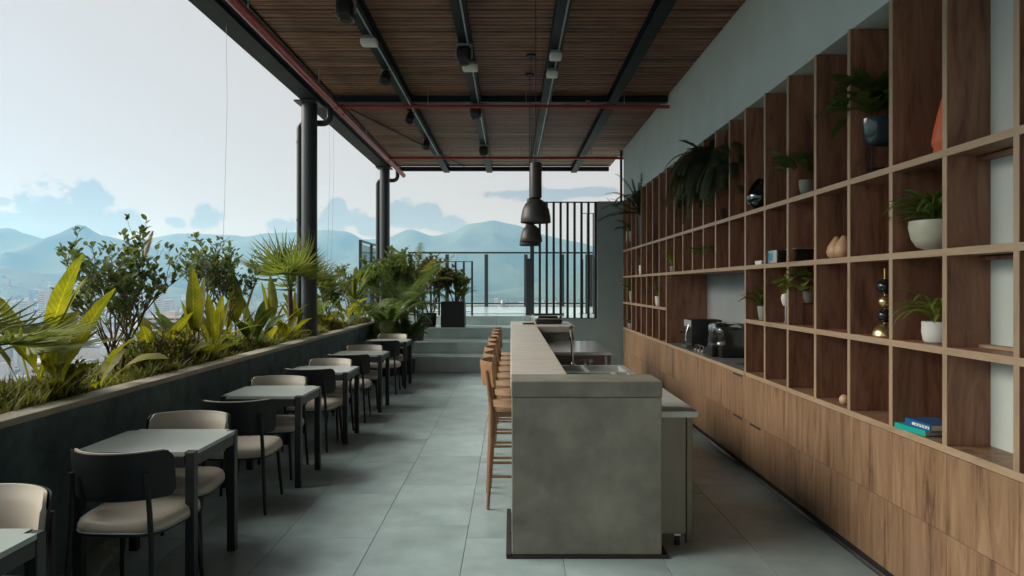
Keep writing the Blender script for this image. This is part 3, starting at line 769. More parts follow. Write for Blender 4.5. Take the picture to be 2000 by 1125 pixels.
O('spout', MB().tube([(0,0,.02),(-.01,0,.2),(-.022,0,.38),(-.03,-.02,.4),(-.03,-.08,.41)], .012, 10), M['chrome'], t, True)
O('lever', MB().tube([(.01,0,.03),(.08,-.01,.06)], .007, 8), M['chrome'], t, True)
t = thing('glass_bowl', 'small glass bowl beside the tap at the bar sink', 'bowl', (.82, 7.37, .801))
O('bowl', MB().lathe([(.02,0),(.05,.02),(.06,.06),(.056,.06),(.045,.022),(.01,.006)], 18), M['plasticwrap'], t, True)

# typewriter on far bar end
t = thing('typewriter', 'black and chrome typewriter on the far end of the bar', 'typewriter', (.57, 10.55, 1.0695))
O('body', MB().cbox(-.20, .20, -.16, .16, .012, .075, .018, 3).cbox(-.15, .15, .0, .14, .0755, .115, .012, 2), M['black'], t, True)
pn = O('platen', MB().tube([(-.21, .10, .135), (.21, .10, .135)], .02, 14), M['rubber'], t, True)
for s in (-1, 1):
    O('platen_knob', MB().tube([(s*.21, .10, .135), (s*.245, .10, .135)], .024, 14), M['chrome'], pn, True)
O('carriage_rail', MB().cbox(-.2, .2, .07, .075, .1155, .128, .002, 1), M['chrome'], t)
O('return_lever', MB().tube([(-.2, .07, .13), (-.26, .02, .15), (-.28, -.04, .15)], .006, 6), M['chrome'], t, True)
km = MB().lathe([(.012,0),(.013,.006),(.009,.009)], 10).mesh('key', M['silver'])
for r_ in range(3):
    for q in range(9): link('key', km, t, (-.14+q*.034+r_*.008, -.13+r_*.035, .0755))
for (x, y) in ((-.17,-.13),(.17,-.13),(-.17,.13),(.17,.13)): O('foot', MB().lathe([(.016,0),(.016,.0125)], 10, (x,y,0)), M['rubber'], t)
t = thing('bottle_opener_tray', 'small chrome tray with tools beside the typewriter', 'tray', (.26, 10.35, 1.0698))
O('tray', MB().cbox(-.1, .1, -.06, .06, 0, .012, .004, 1), M['chrome'], t); O('tool', MB().tube([(-.08,0,.018),(.09,.02,.02)], .007, 8), M['chrome'], t, True)
t = thing('small_vase', 'slim dark vase with yellow flower beside the far return of the bar', 'vase', (.85, 9.75, .8605))
O('vase', MB().lathe([(.03,0),(.04,.05),(.02,.12),(.022,.15)], 16), M['blackglass'], t, True)
O('stem', MB().tube([(0,0,.1),(.01,0,.2)], .003, 6), M['greenstem'], t); O('bloom', MB().lathe([(.005,.195),(.022,.21),(.012,.23),(.001,.232)], 10, (.01,0,0)), M['yleaf'], t, True)

# ------------------------------------------------------------------ bar stools
def make_stool():
    t = thing('bar_stool', 'stool', 'stool')
    # seat (faces +X)
    rows_t, rows_b = [], []
    for i in range(13):
        v = -1+2*i/12; rt, rb = [], []
        for j in range(13):
            u = -1+2*j/12
            k = (abs(u)**5+abs(v)**5)
            s_ = 1/max(1, (abs(u)**5+abs(v)**5)**.2)
            x = u*.205*s_; y = v*.21*s_
            dz = -.012*(1-min(1, u*u))*(1-min(1, v*v))
            rt.append((x, y, .75+dz)); rb.append((x, y, .718))
        rows_t.append(rt); rows_b.append(rb)
    O('seat', MB().slab(rows_t, rows_b), M['stoolseat'], t, 35)
    for s in (-1, 1):
        O('leg', MB().tube([(.165, s*.17, .72), (.20, s*.20, .3), (.215, s*.215, 0)], [.019, .018, .013], 10), M['stool'], t, True)
        O('leg', MB().tube([(-.235, s*.172, 1.02), (-.20, s*.18, .75), (-.20, s*.19, .5), (-.225, s*.205, 0)], [.013, .02, .02, .013], 10), M['stool'], t, True)
        O('side_rung', MB().tube([(-.212, s*.198, .24), (.207, s*.207, .24)], .011, 8), M['stool'], t, True)
        O('seat_rail', MB().cbox(-.19, .165, s*.17-.011, s*.17+.011, .675, .717, .003, 1), M['stool'], t)
    O('foot_rest', MB().tube([(.204, -.205, .27), (.204, .205, .27)], .012, 8), M['stool'], t, True)
    O('back_rung', MB().tube([(-.208, -.195, .34), (-.208, .195, .34)], .011, 8), M['stool'], t, True)
    fr, bk = [], []
    for i in range(7):
        z = .90+.185*i/6; a, b = [], []
        for j in range(17):
            u = -1+2*j/16; x = -.258+.085*u*u-(z-.9)*.10; y = u*.215
            edge_ = .006 if i in (0, 6) else 0
            a.append((x+.011-edge_, y, z)); b.append((x-.011+edge_, y, z))
        fr.append(a); bk.append(b)
    O('backrest', MB().slab(fr, bk), M['stool'], t, 50)
    return t
stool = make_stool()
for i in range(8):
    o = stool if i == 0 else copy_tree(stool)
    o.location = (.045+random.uniform(-.012, .012), 5.31+.553*i, 0); o.rotation_euler.z = R(random.uniform(-2.5, 2.5))
    tag(o, f'curved-back wooden bar stool, {ORD[i]} along the bar from the camera', 'stool', 'wooden bar stools along the bar')

# ------------------------------------------------------------------ tables and chairs
def make_table():
    t = thing('dining_table', 't', 'table'); W, D_ = .33, .30
    for sx in (-1, 1):
        for sy in (-1, 1):
            O('leg', MB().cbox(sx*W-(.05 if sx > 0 else 0), sx*W+(.05 if sx < 0 else 0), sy*D_-(.05 if sy > 0 else 0), sy*D_+(.05 if sy < 0 else 0), 0, .746, .004, 2), M['tableframe'], t)
    for sx in (-1, 1): O('apron', MB().cbox(sx*W-(.03 if sx > 0 else .004), sx*W+(.03 if sx < 0 else -.004), -D_+.052, D_-.052, .665, .728, .003, 1), M['tableframe'], t)
    for sy in (-1, 1): O('apron', MB().cbox(-W+.052, W-.052, sy*D_-(.03 if sy > 0 else .004), sy*D_+(.03 if sy < 0 else -.004), .665, .728, .003, 1), M['tableframe'], t)
    b = .0515
    pts = [(-W+b,-D_),(W-b,-D_),(W-b,-D_+b),(W,-D_+b),(W,D_-b),(W-b,D_-b),(W-b,D_),(-W+b,D_),(-W+b,D_-b),(-W,D_-b),(-W,-D_+b),(-W+b,-D_+b)]
    n = len(pts)
    O('top', MB().add([(*p, .729) for p in pts]+[(*p, .75) for p in pts], [tuple(range(n))[::-1], tuple(range(n, 2*n))]+[(i, (i+1) % n, n+(i+1) % n, n+i) for i in range(n)]), M['tabletop'], t)
    return t
def make_chair():
    t = thing('dining_chair', 'c', 'chair')
    def plan(s_, n=40):
        out = []
        for k in range(n):
            q = 2*math.pi*k/n; c, s = math.cos(q), math.sin(q); e = 2/4.2
            x = .25*abs(c)**e*(1 if c > 0 else -1); y = .245*abs(s)**e*(1 if s > 0 else -1)
            x *= 1+.09*(y/.245)*.9
            out.append((x*s_, y*s_-.0))
        return out
    def rings(lv):
        mb = MB(); n = 40
        for s_, z in lv: mb.v += [(x, y, z) for x, y in plan(s_)]
        for i in range(len(lv)-1):
            for k in range(n): mb.f.append((i*n+k, i*n+(k+1) % n, (i+1)*n+(k+1) % n, (i+1)*n+k))
        mb.f.append(tuple(range(n))[::-1]); mb.f.append(tuple((len(lv)-1)*n+k for k in range(n))); return mb
    O('seat_base', rings([(.95, .388), (.99, .392), (.99, .404)]), M['chair'], t, 40)
    O('seat_piping', rings([(1.0, .4045), (1.008, .408), (1.0, .4115)]), M['tabletop'], t, 60)
    O('seat', rings([(.985, .412), (1.0, .42), (.995, .437), (.965, .455), (.90, .468), (.75, .477), (.5, .481), (.2, .483)]), M['leather'], t, True)
    def back(th0, th1, sw, zlo, zhi, bulge=0):
        fr, bk = [], []; nz, nu = 10, 26
        for i in range(nz+1):
            v = i/nz; a, b = [], []
            for j in range(nu+1):
                u = -1+2*j/nu
                # rounded corners in elevation
                au = abs(u); cr = .13
                k = 0
                if au > 1-cr: k = 1-math.sqrt(max(0, 1-((au-(1-cr))/cr)**2))
                lo = zlo+k*.035; hi = zhi-k*.035
                z = lo+(hi-lo)*v
                th = u*R(56)*sw; rad = .305
                x = rad*math.sin(th)*1.03; y0 = -.262-.0+(rad-rad*math.cos(th))*1.12-(z-.56)*.16
                nx, ny = -math.sin(th), math.cos(th)
                e = min(v, 1-v)*nz; pinch = 1 if e >= 1 else .55
                bl = bulge*math.sin(math.pi*v)*max(0, 1-u**6)
                m0 = (th0+th1)/2; h_ = (th1-th0)/2*pinch
                a.append((x+nx*(m0+h_+bl), y0+ny*(m0+h_+bl), z)); b.append((x+nx*(m0-h_), y0+ny*(m0-h_), z))
            fr.append(a); bk.append(b)
        return MB().slab(fr, bk)
    O('backrest_shell', back(-.013, 0, 1.0, .575, .818), M['chair'], t, 60)
    O('backrest_cushion', back(.001, .024, .965, .585, .822, .012), M['leather'], t, 60)
    for s in (-1, 1):
        O('leg', MB().tube([(s*.205, .19, .40), (s*.232, .225, 0)], [.0135, .011], 10), M['chair'], t, True)
        O('leg', MB().tube([(s*.19, -.262, .72), (s*.20, -.25, .50), (s*.205, -.25, .40), (s*.225, -.275, 0)], [.012, .0135, .0135, .011], 10), M['chair'], t, True)
    return t
TB = [(2.0, 2.56), (3.74, 4.34), (5.63, 6.23), (7.17, 7.77), (8.97, 9.57), (11.09, 11.69)]
tn = ['cut off at the lower left corner', 'nearest whole table, lowest in the picture', 'second whole table from the camera', 'third whole table from the camera',
      'fourth whole table from the camera', 'farthest table, close to the steps']
cn = ['the cut-off lower left table', 'the nearest whole table', 'the second whole table', 'the third whole table', 'the fourth whole table', 'the farthest table']
table = make_table()
TX_ = [-2.05, -2.045, -2.04, -2.03, -2.01, -2.01]
for i, (a, b) in enumerate(TB):
    o = table if i == 0 else copy_tree(table)
    o.location = (TX_[i], (a+b)/2 if i else 2.26, 0); o.rotation_euler.z = R([.4, 0, -.4, .3, 0, -.3][i])
    tag(o, 'grey topped square table with black frame, '+tn[i], 'table', 'square dining tables along the planter')
chair = make_chair()
CH = [  # x, y, rot (0 faces away from camera), table, near side?
    (-2.10, 2.60, 180-3, 0, False),
    (-1.99, 3.70, -2, 1, True), (-2.07, 4.30, 180+2, 1, False),
    (-2.02, 5.22, 6, 2, True), (-2.10, 6.10, 180, 2, False),
    (-2.03, 7.12, -3, 3, True), (-2.05, 7.62, 180-7, 3, False),
    (-2.0, 8.55, 5, 4, True), (-2.02, 9.42, 180+3, 4, False),
    (-1.97, 10.68, 3, 5, True), (-2.02, 11.64, 180, 5, False)]
for i, (x, y, rz, ti, nearside) in enumerate(CH):
    o = chair if i == 0 else copy_tree(chair)
    o.location = (x, y, 0); o.rotation_euler.z = R(rz)
    tag(o, ('black-backed chair with beige seat, back to the camera, at ' if nearside else 'chair with beige inner back facing the camera at ')+cn[ti], 'chair', 'dining chairs along the planter')
# dried leaf on the floor
lf = MB(); rows = []
for i in range(9):
    v = i/8; wd = .075*math.sin(math.pi*min(1, v*.92+.04))**.7
    rows.append([(u*wd*(1-.35*abs(u)), (v-.5)*.26+.02*u*u, .012+.10*(v)*(1-v*.2)+.05*abs(u)**1.5+.012*math.sin(9*v+3*u)) for u in (-1,-.6,-.2,.2,.6,1)])
lf.grid(rows); lf.tube([(0,.13,.09),(.02,.16,.06),(.05,.2,.006)], .004, 5)
o = O('dried_leaf', lf, M['dryleaf'], None, True); o.location = (-2.36, 4.12, 0); o.rotation_euler.z = R(200)
tag(o, 'large pale dried leaf lying on the floor under the nearest whole table', 'leaf')

# ------------------------------------------------------------------ pendants
def make_pendant():
    t = thing('pendant_lamp', 'p', 'lamp')
    O('shade', MB().lathe([(.118,0),(.121,.004),(.117,.05),(.106,.105),(.085,.15),(.055,.178),(.046,.184),(.043,.184),(.052,.174),(.08,.146),(.101,.103),(.112,.05),(.1145,.006)], 40, cap=False), M['pendant'], t, 50)
    O('inner_reflector', MB().lathe([(.110,.048),(.098,.1),(.05,.16),(.002,.168)], 32, cap=False), M['bulb'], t, True)
    O('neck', MB().lathe([(.03,.184),(.047,.20),(.048,.21),(.048,.462),(.043,.478),(.03,.482)], 32), M['pendant'], t, 40)
    O('cord', MB().tube([(0,0,.48),(0,0,2.04)], .0035, 6), M['cord'], t)
    O('ceiling_rose', MB().lathe([(.055,2.035),(.055,2.06)], 24), M['cord'], t, 40)
    return t
pend = make_pendant()
for i, (x, y, z, lab) in enumerate([(.197, 5.5, 2.15, 'dark bell pendant lamp hanging nearest above the bar, largest of three'),
                                    (.222, 7.6, 2.13, 'dark bell pendant lamp directly below and behind the largest one'),
                                    (.222, 8.3, 2.13, 'farthest dark bell pendant lamp, mostly hidden behind the middle one')]):
    o = pend if i == 0 else copy_tree(pend)
    o.location = (x, y, z); tag(o, lab, 'lamp', 'bell pendant lamps over the bar')

# ------------------------------------------------------------------ plants
def leaf(mb, base, az_, L, Wd, b0, b1, pet=.35, fold=.25, n=14, wav=.0, pw=.006, roll=0, tipk=1.0):
    """one leaf: petiole then blade, bending from b0 to b1 degrees off vertical"""
    p = Vector(base); ca, sa = math.cos(az_), math.sin(az_)
    side0 = Vector((-sa, ca, 0)); rows = []; ds = L/n; ph = random.uniform(0, 6)
    for i in range(n+1):
        t_ = i/n; th = R(b0+(b1-b0)*t_**1.4)
        d = Vector((ca*math.sin(th), sa*math.sin(th), math.cos(th))); nrm = side0.cross(d)
        s_ = (side0*math.cos(roll)+nrm*math.sin(roll)); n_ = s_.cross(d)
        if t_ <= pet: hw = pw*(1.3-.5*t_); fo = .3
        else:
            q = (t_-pet)/(1-pet); hw = max(.001, Wd*.5*(math.sin(math.pi*min(1, q**.78*.985+.012))**(.75*tipk))); fo = fold
        wv = wav*math.sin(t_*26+ph)*hw
        rows.append([p-s_*hw+n_*(-hw*fo+wv), p-s_*hw*.5+n_*(-hw*fo*.42), p+n_*0, p+s_*hw*.5+n_*(-hw*fo*.42), p+s_*hw+n_*(-hw*fo-wv)] if True else None)
        p = p+d*ds
    mb.grid(rows); return mb
def broad_plant(name, label, loc, leaves, m='yleaf', group='broad-leaved plants in the planter'):
    t = thing(name, label, 'plant', loc, 0, group)
    for (az_, L, W_, b0, b1) in leaves:
        lo = O('leaf', leaf(MB(), (random.uniform(-.02,.02), random.uniform(-.02,.02), -.04), R(az_), L, W_, b0, b1, pet=random.uniform(.34,.45), fold=random.uniform(.1,.4), wav=.06, pw=.011, roll=random.uniform(-.5,.5)), M[m], t, True)
        va = lo.data.attributes.new('vein', 'FLOAT_VECTOR', 'POINT'); nv = len(lo.data.vertices)
        va.data.foreach_set('vector', [q for i in range(nv) for q in ((i % 5)/2-1, (i//5)/14, 1.0)])
    O('stem', MB().tube([(0,0,-.06),(0,0,.05),(.005,0,.13)], [.028,.02,.004], 10), M['greenstem'], t, True)
    return t
def rl_leaves(n, L, W_, b0=(5,35), b1=(30,110), rnd=None):
    r_ = rnd or random; o = r_.uniform(0, 360)
    return [(o+360*i/n+r_.uniform(-25,25), L*r_.uniform(.7,1.1), W_*r_.uniform(.75,1.15), r_.uniform(*b0), r_.uniform(*b1)) for i in range(n)]
def shrub(label, loc, H, spread, nl, lsize=.05, m='shrubleaf', group='small-leaved shrubs in the planter', seed=1, stems=3):
    r_ = random.Random(seed); t = thing('shrub', label, 'shrub', loc, 0, group)
    br = MB(); ends = []
    def grow(p, d, L, rad, lev):
        pts = [p]; q = Vector(p); dd = Vector(d)
        for k in range(4):
            dd = (dd+Vector((r_.uniform(-.2,.2), r_.uniform(-.2,.2), r_.uniform(0,.16)))).normalized(); q = q+dd*L/4; pts.append(q.copy())
        br.tube(pts, [rad*(1-.5*k/4) for k in range(5)], 5 if lev else 7, cap=False)
        if lev >= 2:
            for w_ in pts[1:]: ends.append((w_, dd.copy()))
            ends.append((pts[-1], dd.copy()))
            if lev >= 3: return
        for c in range(4 if lev < 2 else 2):
            b = pts[r_.choice([2,3,4])]; a = r_.uniform(0, 6.28); s_ = .75 if lev else .6
            nd = (dd+Vector((math.cos(a)*s_, math.sin(a)*s_, r_.uniform(-.1,.35)))).normalized()
            grow(b, nd, L*r_.uniform(.5,.72), rad*.55, lev+1)
    for s in range(stems):
        a = 6.28*s/stems+r_.uniform(-.5,.5)
        grow(Vector((math.cos(a)*.03, math.sin(a)*.03, -.05)), Vector((math.cos(a)*spread*.55, math.sin(a)*spread*.55, 1)).normalized(), H*r_.uniform(.42,.5), .013, 0)
    O('trunk', br, M['bark'], t, True)
    fo = MB()
    for i in range(nl):
        p, d = r_.choice(ends); a = r_.uniform(0, 6.28)
        ld = (d*.55+Vector((math.cos(a), math.sin(a), r_.uniform(-.2,.7)))*.6).normalized()
        sd = ld.cross(Vector((r_.uniform(-.5,.5), r_.uniform(-.5,.5), 1))).normalized(); nn = sd.cross(ld)
        L = lsize*r_.uniform(.6,1.25); W_ = L*.26; b = p+Vector((r_.uniform(-1,1), r_.uniform(-1,1), r_.uniform(-1,1)))*.02
        fo.add([b, b+ld*L*.35-sd*W_+nn*L*.06, b+ld*L*.75-sd*W_*.8+nn*L*.05, b+ld*L-nn*L*.05, b+ld*L*.75+sd*W_*.8+nn*L*.05, b+ld*L*.35+sd*W_+nn*L*.06, b+ld*L*.55],
               [(0,1,6),(1,2,6),(2,3,6),(3,4,6),(4,5,6),(5,0,6)])
    tag(O('foliage', fo, M[m], t), kind='stuff')
    return t
def fan_frond(az_, pL, pb0, pb1, fR, nseg=19, spread=165, droop=.10, wseg=.026):
    mb = MB(); p = Vector((0,0,0)); ca, sa = math.cos(az_), math.sin(az_); pts = [p.copy()]
    for i in range(6):
        th = R(pb0+(pb1-pb0)*(i/5)); d = Vector((ca*math.sin(th), sa*math.sin(th), math.cos(th))); p = p+d*pL/6; pts.append(p.copy())
    mb.tube(pts, [.008]*3+[.006]*4, 5, cap=False)
    side = Vector((-sa, ca, 0)); nrm = side.cross(d)
    for k in range(nseg):
        a = R(-spread/2+spread*k/(nseg-1)+random.uniform(-3,3)); sd = d*math.cos(a)+side*math.sin(a)
        L = fR*(.72+.28*math.cos(a*.9))*random.uniform(.9,1.08); cr = sd.cross(nrm).normalized()
        rows = []
        for i in range(6):
            t_ = i/5; q = p+sd*L*t_+nrm*(-.0)+Vector((0,0,-1))*droop*L*t_**2.4+nrm*L*.10*math.sin(3*t_)
            hw = wseg*.5*(t_*2.6+.25 if t_ < .35 else 1.16*(1-(t_-.35)/.65)**.8+.02)
            rows.append([q-cr*hw+nrm*hw*.5, q, q+cr*hw+nrm*hw*.5])
        mb.grid(rows)
    return mb
def fan_palm(label, loc, H, fr, n, seed, group='fan palms in the planter', b=(8,80), pl=.32):
    random.seed(seed); t = thing('fan_palm', label, 'palm', loc, 0, group)
    O('trunk', MB().tube([(0,0,-.06),(.01,0,H*.5),(0,.01,H)], [.04,.036,.03], 9), M['bark'], t, True)
    for i in range(n):
        o = O('frond', fan_frond(R(i*137.5+random.uniform(-20,20)), pl*random.uniform(.8,1.2), random.uniform(*b)*.4, random.uniform(*b), fr*random.uniform(.8,1.1)), M['palmleaf'], t, True)
        o.location = (0, 0, H-.02)
    return t
def frond_mesh(az_, L, b0, b1, lw=.26, n=26, droop=.5, hk=.0105):
    mb = MB(); p = Vector((0,0,0)); ca, sa = math.cos(az_), math.sin(az_); side = Vector((-sa, ca, 0)); pts = [p.copy()]; fr = []
    for i in range(n):
        t_ = i/n; th = R(b0+(b1-b0)*t_**1.25); d = Vector((ca*math.sin(th), sa*math.sin(th), math.cos(th))); p = p+d*L/n; pts.append(p.copy()); fr.append((p.copy(), d, t_))
    mb.tube(pts, [.009*(1-.8*i/n) for i in range(n+1)], 5, cap=False)
    for p, d, t_ in fr:
        if t_ < .18: continue
        for s in (-1, 1):
            ll = lw*math.sin(math.pi*(.12+.85*(t_-.18)/.82))**.6*random.uniform(.85,1.1)
            ld = (d*.65+side*s*.8+Vector((0,0,.15))).normalized(); cr = d.cross(ld).cross(ld).normalized(); rows = []
            for i in range(5):
                q_ = i/4; q = p+ld*ll*q_+Vector((0,0,-1))*droop*ll*q_**2; hw = hk*(1-q_**2)*1.4+.0008
                rows.append([q-cr*hw, q+cr*hw])
            mb.grid(rows)
    return mb
def areca(name, label, loc, n, L, seed, m='palmleaf', b=(40,125), stemH=.3, lw=.26, group=None, base=(2,30), hk=.0105):
    random.seed(seed); t = thing(name, label, 'palm', loc, 0, group)
    st_ = MB()
    for k in range(5):
        a = k*1.26; st_.tube([(.04*math.cos(a), .04*math.sin(a), 0), (.07*math.cos(a), .07*math.sin(a), stemH)], [.014,.01], 6)
    O('stems', st_, M['greenstem'], t, True)
    for i in range(n):
        a = R(i*137.5+random.uniform(-25,25))
        o = O('frond', frond_mesh(a, L*random.uniform(.7,1.1), random.uniform(*base), random.uniform(*b), lw, hk=hk), M[m], t, True)
        o.location = (.05*math.cos(a), .05*math.sin(a), stemH*random.uniform(.6,1))
    return t
SZ = .89
def pl(px, X, py=None):   # a planter spot: X from the wall, depth from the picture column
    return (X, 1350*-X/(998-px), SZ)
random.seed(21)
fan_palm('fan palm at the far left edge with fingers reaching into the picture', (-3.05, 3.95, SZ), .28, .52, 9, 3, b=(35,95), pl=.34)
broad_plant('broad_leaf_plant', 'tall yellow-green broad-leaved plant behind the fan palm at the left edge', pl(62, -3.15),
            [(-8,1.08,.14,10,34),(20,.92,.22,14,30),(170,.9,.18,12,50),(250,.75,.16,20,60),(90,.8,.18,18,70)])
broad_plant('broad_leaf_plant', 'broad-leaved plant with a long slanting leaf left of the big shrub', pl(98, -2.98),
            [(-10,.92,.13,22,45),(-30,.85,.05,45,100),(30,.62,.16,15,55),(120,.6,.18,20,60),(200,.7,.18,15,55),(-60,.5,.08,40,100)])
shrub('large bushy shrub with small dark leaves, tallest plant at left', pl(228, -3.2), 1.3, .5, 1500, .064, seed=4, stems=5)
broad_plant('broad_leaf_plant', 'low broad-leaved plant with drooping leaf in front of the large shrub', pl(190, -2.95),
            [(0,.62,.15,35,105),(-20,.6,.13,20,75),(180,.5,.16,40,95),(90,.5,.14,30,80),(-70,.45,.1,50,110)])
broad_plant('broad_leaf_plant', 'tall upright paddle-leaved plant between the two leafy shrubs', pl(384, -2.95),
            [(-90,.98,.15,2,4),(80,.9,.14,6,12),(200,.68,.15,8,14),(175,.95,.05,35,85),(0,.85,.05,35,95),(20,.5,.1,40,90),(-40,.45,.1,35,80)])
shrub('upright twin-topped shrub with small leaves in the middle of the planter', pl(432, -3.25), 1.42, .3, 1500, .062, seed=9, stems=5)
broad_plant('broad_leaf_plant', 'yellow broad-leaved plant partly hidden by the twin-topped shrub', pl(462, -3.15),
            [(-90,.98,.2,4,12),(20,.95,.2,10,20),(170,.7,.2,15,40),(-20,.95,.05,30,80),(60,.6,.18,20,45),(250,.5,.15,30,75)])
broad_plant('broad_leaf_plant', 'yellow paddle-leaved plant just left of the fan palm by the column', pl(530, -3.05),
            [(-90,.95,.17,3,10),(150,.88,.16,8,20),(20,.65,.16,10,35),(-10,.8,.045,25,70),(210,.5,.15,30,60),(300,.5,.12,35,80)])
fan_palm('tall fan palm just left of the nearer column', pl(566, -3.0), .70, .62, 13, 5, b=(5,80))
fan_palm('dark fan palm growing behind the nearer column', pl(603, -3.12), .58, .55, 11, 8, b=(10,85))
shrub('slim leafy shrub just right of the nearer column', pl(650, -3.1), 1.2, .38, 1700, .056, seed=13, stems=4)
for k, (px, X, lab) in enumerate([(560,-2.95,'low yellow plant at the foot of the tall fan palm'),(640,-2.95,'low broad-leaved plant at the foot of the slim shrub'),
                       (672,-3.05,'yellowish broad-leaved plant right of the slim shrub'),(700,-2.95,'arching yellow plant near the far end of the planter'),(722,-3.0,'last broad-leaved plant at the far end of the planter')]):
    broad_plant('broad_leaf_plant', lab, pl(px, X), rl_leaves(8, .72 if k > 1 else .5, .15, (5,35), (25,110)))
areca('spiky_palm', 'spiky green palm at the far end of the planter before the second column', (-3.05, 13.45, SZ), 16, .62, 31, b=(15,85), lw=.08, stemH=.55)
broad_plant('broad_leaf_plant', 'low leafy plant between the big shrub and the upright paddle leaves', pl(330, -3.05), rl_leaves(8, .5, .13, (15,45), (50,115)))
def pot(name, label, loc, r0, r1, h, m, cat='pot', group=None):
    t = thing(name, label, cat, loc, 0, group)
    pw_ = O('wall', MB().lathe([(r0*.9,0),(r0,.01),(r1,h),(r1*.9,h),(r1*.86,h*.9),(r0*.8,.04)], 28, cap=True), M[m], t, 40)
    O('soil', MB().lathe([(r1*.84,h*.88),(.01,h*.9)], 20, cap=False), M['soil'], pw_); return t
pot('plant_pot', 'dark pot of the arching palm on the middle step', (-1.95, 14.3, .5215), .14, .17, .3, 'pot_black')
pot('plant_pot', 'dark pot of the low palm in the corner before the steps', (-1.95, 12.95, 0), .14, .16, .26, 'pot_black')
pot('plant_pot', 'dark pot of the small palm beside the planter end', (-2.46, 13.0, 0), .12, .14, .26, 'pot_black')
areca('areca_palm', 'tall arching palm frond plant leaning over the baluster railing', (-1.95, 14.3, .79), 13, 1.2, 37, b=(40,125), stemH=.75, lw=.24, hk=.009, group='feathery palms at the steps')
areca('areca_palm', 'low dense palm filling the corner between planter and steps', (-1.95, 12.95, .23), 16, .75, 43, m='gleaf', b=(30,140), stemH=.3, lw=.2, group='feathery palms at the steps')
for k in range(9):
    px_ = [150,262,300,345,440,490,590,628,690][k]
    shrub(f'{["tiny","low","rounded","loose","dense"][k % 5]} small-leaved {["olive","yellowish","brownish"][k % 3]} ground bush, {ORD[k] if k < 10 else ["eleventh","twelfth","thirteenth","fourteenth","fifteenth"][k-10]} along the planter from the left',
          pl(px_, -2.92-.12*(k % 3)), .34+.12*(k % 4)/3, .8, 300, .042, ['bushleaf','pothos','grass'][k % 3], 'low bushes in the planter', 200+k, 4)
shrub('leafy shrub near the far end of the planter', pl(690, -3.3), 1.1, .45, 900, .058, seed=68, stems=4)
for k, (px_, X_, lab) in enumerate([(296, -3.2, 'upright yellow-green plant just right of the large shrub'), (352, -3.15, 'narrow-leaved upright plant left of the tall paddle leaves'),
        (418, -2.95, 'mid-height leafy plant right of the tall paddle leaves'), (498, -3.0, 'upright leafy plant right of the twin-topped shrub'), (585, -2.95, 'leafy plant at the foot of the nearer column'), (622, -3.2, 'broad-leaved plant behind the slim shrub')]):
    random.seed(300+k)
    broad_plant('broad_leaf_plant', lab, pl(px_, X_), rl_leaves(9, .72, .12, (3,25), (15,85)), m=['yleaf','gleaf'][k % 2])
# feathery grass plume
t = thing('plume_grass', 'blurred tan feathery grass plume standing above the large shrub', 'grass plume', pl(268, -3.4))
O('stalk', MB().tube([(0,0,-.05),(.01,0,.6),(.06,0,1.02)], .004, 5), M['greenstem'], t)
pm = MB()
for i in range(260):
    k = i/260; b = Vector((.05+.09*k, 0, .95+.30*k)); a = random.uniform(0, 6.28); L = .045*math.sin(math.pi*(.1+.85*k))+.01
    d = Vector((math.cos(a)*.5+.2, math.sin(a)*.5, .8)).normalized(); c = d.cross(Vector((0,1,.3))).normalized()*.004
    pm.add([b-c, b+c, b+d*L], [(0,1,2)])
tag(O('plume', pm, M['plume'], t), kind='stuff')
# ground cover
rg = random.Random(2); gm = MB()
for i in range(52000):
    X = -2.77-.84*rg.random()**1.1; Y = 2.6+11.1*rg.random()
    den = noise.noise(Vector((X*1.7, Y*1.3, 5)))
    if den < -.35: continue
    h = (.06+.2*max(0, den+.2))*rg.uniform(.4,1.4); a = rg.uniform(0, 6.28); lean = rg.uniform(.1,1.0)*h
    b = Vector((X, Y, .86+rg.uniform(-.01,.04))); tp = b+Vector((math.cos(a)*lean, math.sin(a)*lean, h)); c = Vector((-math.sin(a), math.cos(a), 0))*rg.uniform(.004,.011)
    md = (b+tp)/2+Vector((0,0,h*.18))
    gm.add([b-c*.6, b+c*.6, md+c, md-c, tp], [(0,1,2,3),(3,2,4)])
tag(O('ground_cover', gm, M['grass']), 'low olive grass and creeping ground cover filling the planter', 'grass', kind='stuff')

# palms and box planter at the steps
random.seed(40)
pot('plant_pot', 'black round pot on the floor beside the steps, under the palm', (-2.28, 12.72, 0), .17, .22, .42, 'pot_black')
areca('areca_palm', 'feathery dark palm drooping over the steps behind the farthest table', (-2.28, 12.72, .38), 20, .95, 17, m='gleaf', b=(60,165), stemH=.5, lw=.22, hk=.010, group='feathery palms at the steps')
pot('plant_pot', 'black round pot on the lowest step below the taller palm', (-2.1, 13.52, .2915), .16, .19, .34, 'pot_black')
areca('areca_palm', 'taller feathery palm with upright fronds on the steps', (-2.1, 13.52, .6), 20, 1.15, 23, m='gleaf', b=(30,150), stemH=.55, lw=.24, hk=.010, group='feathery palms at the steps')
areca('areca_palm', 'small yellow-green palm at the foot of the farther column', (-2.46, 13.0, .23), 16, .8, 29, b=(30,140), stemH=.3, lw=.18, hk=.009, group='feathery palms at the steps')
t = thing('box_planter', 'square black planter box standing on the upper steps', 'planter', (-1.255, 15.1, .755))
O('wall', MB().cbox(-.255, .255, -.25, .25, .0, .55, .008, 2), M['pot_black'], t); O('soil', MB().box(-.235, .235, -.23, .23, .551, .554), M['soil'], t)
shrub('leafy bush growing in the square black planter box', (-1.22, 15.1, 1.32), .68, .8, 1500, .075, 'gleaf', None, 51, 5)
areca('grass_tuft', 'spiky grassy tuft hanging over the black planter box', (-1.1, 14.95, 1.32), 22, .42, 61, 'palmleaf', (40,130), .05, .06)
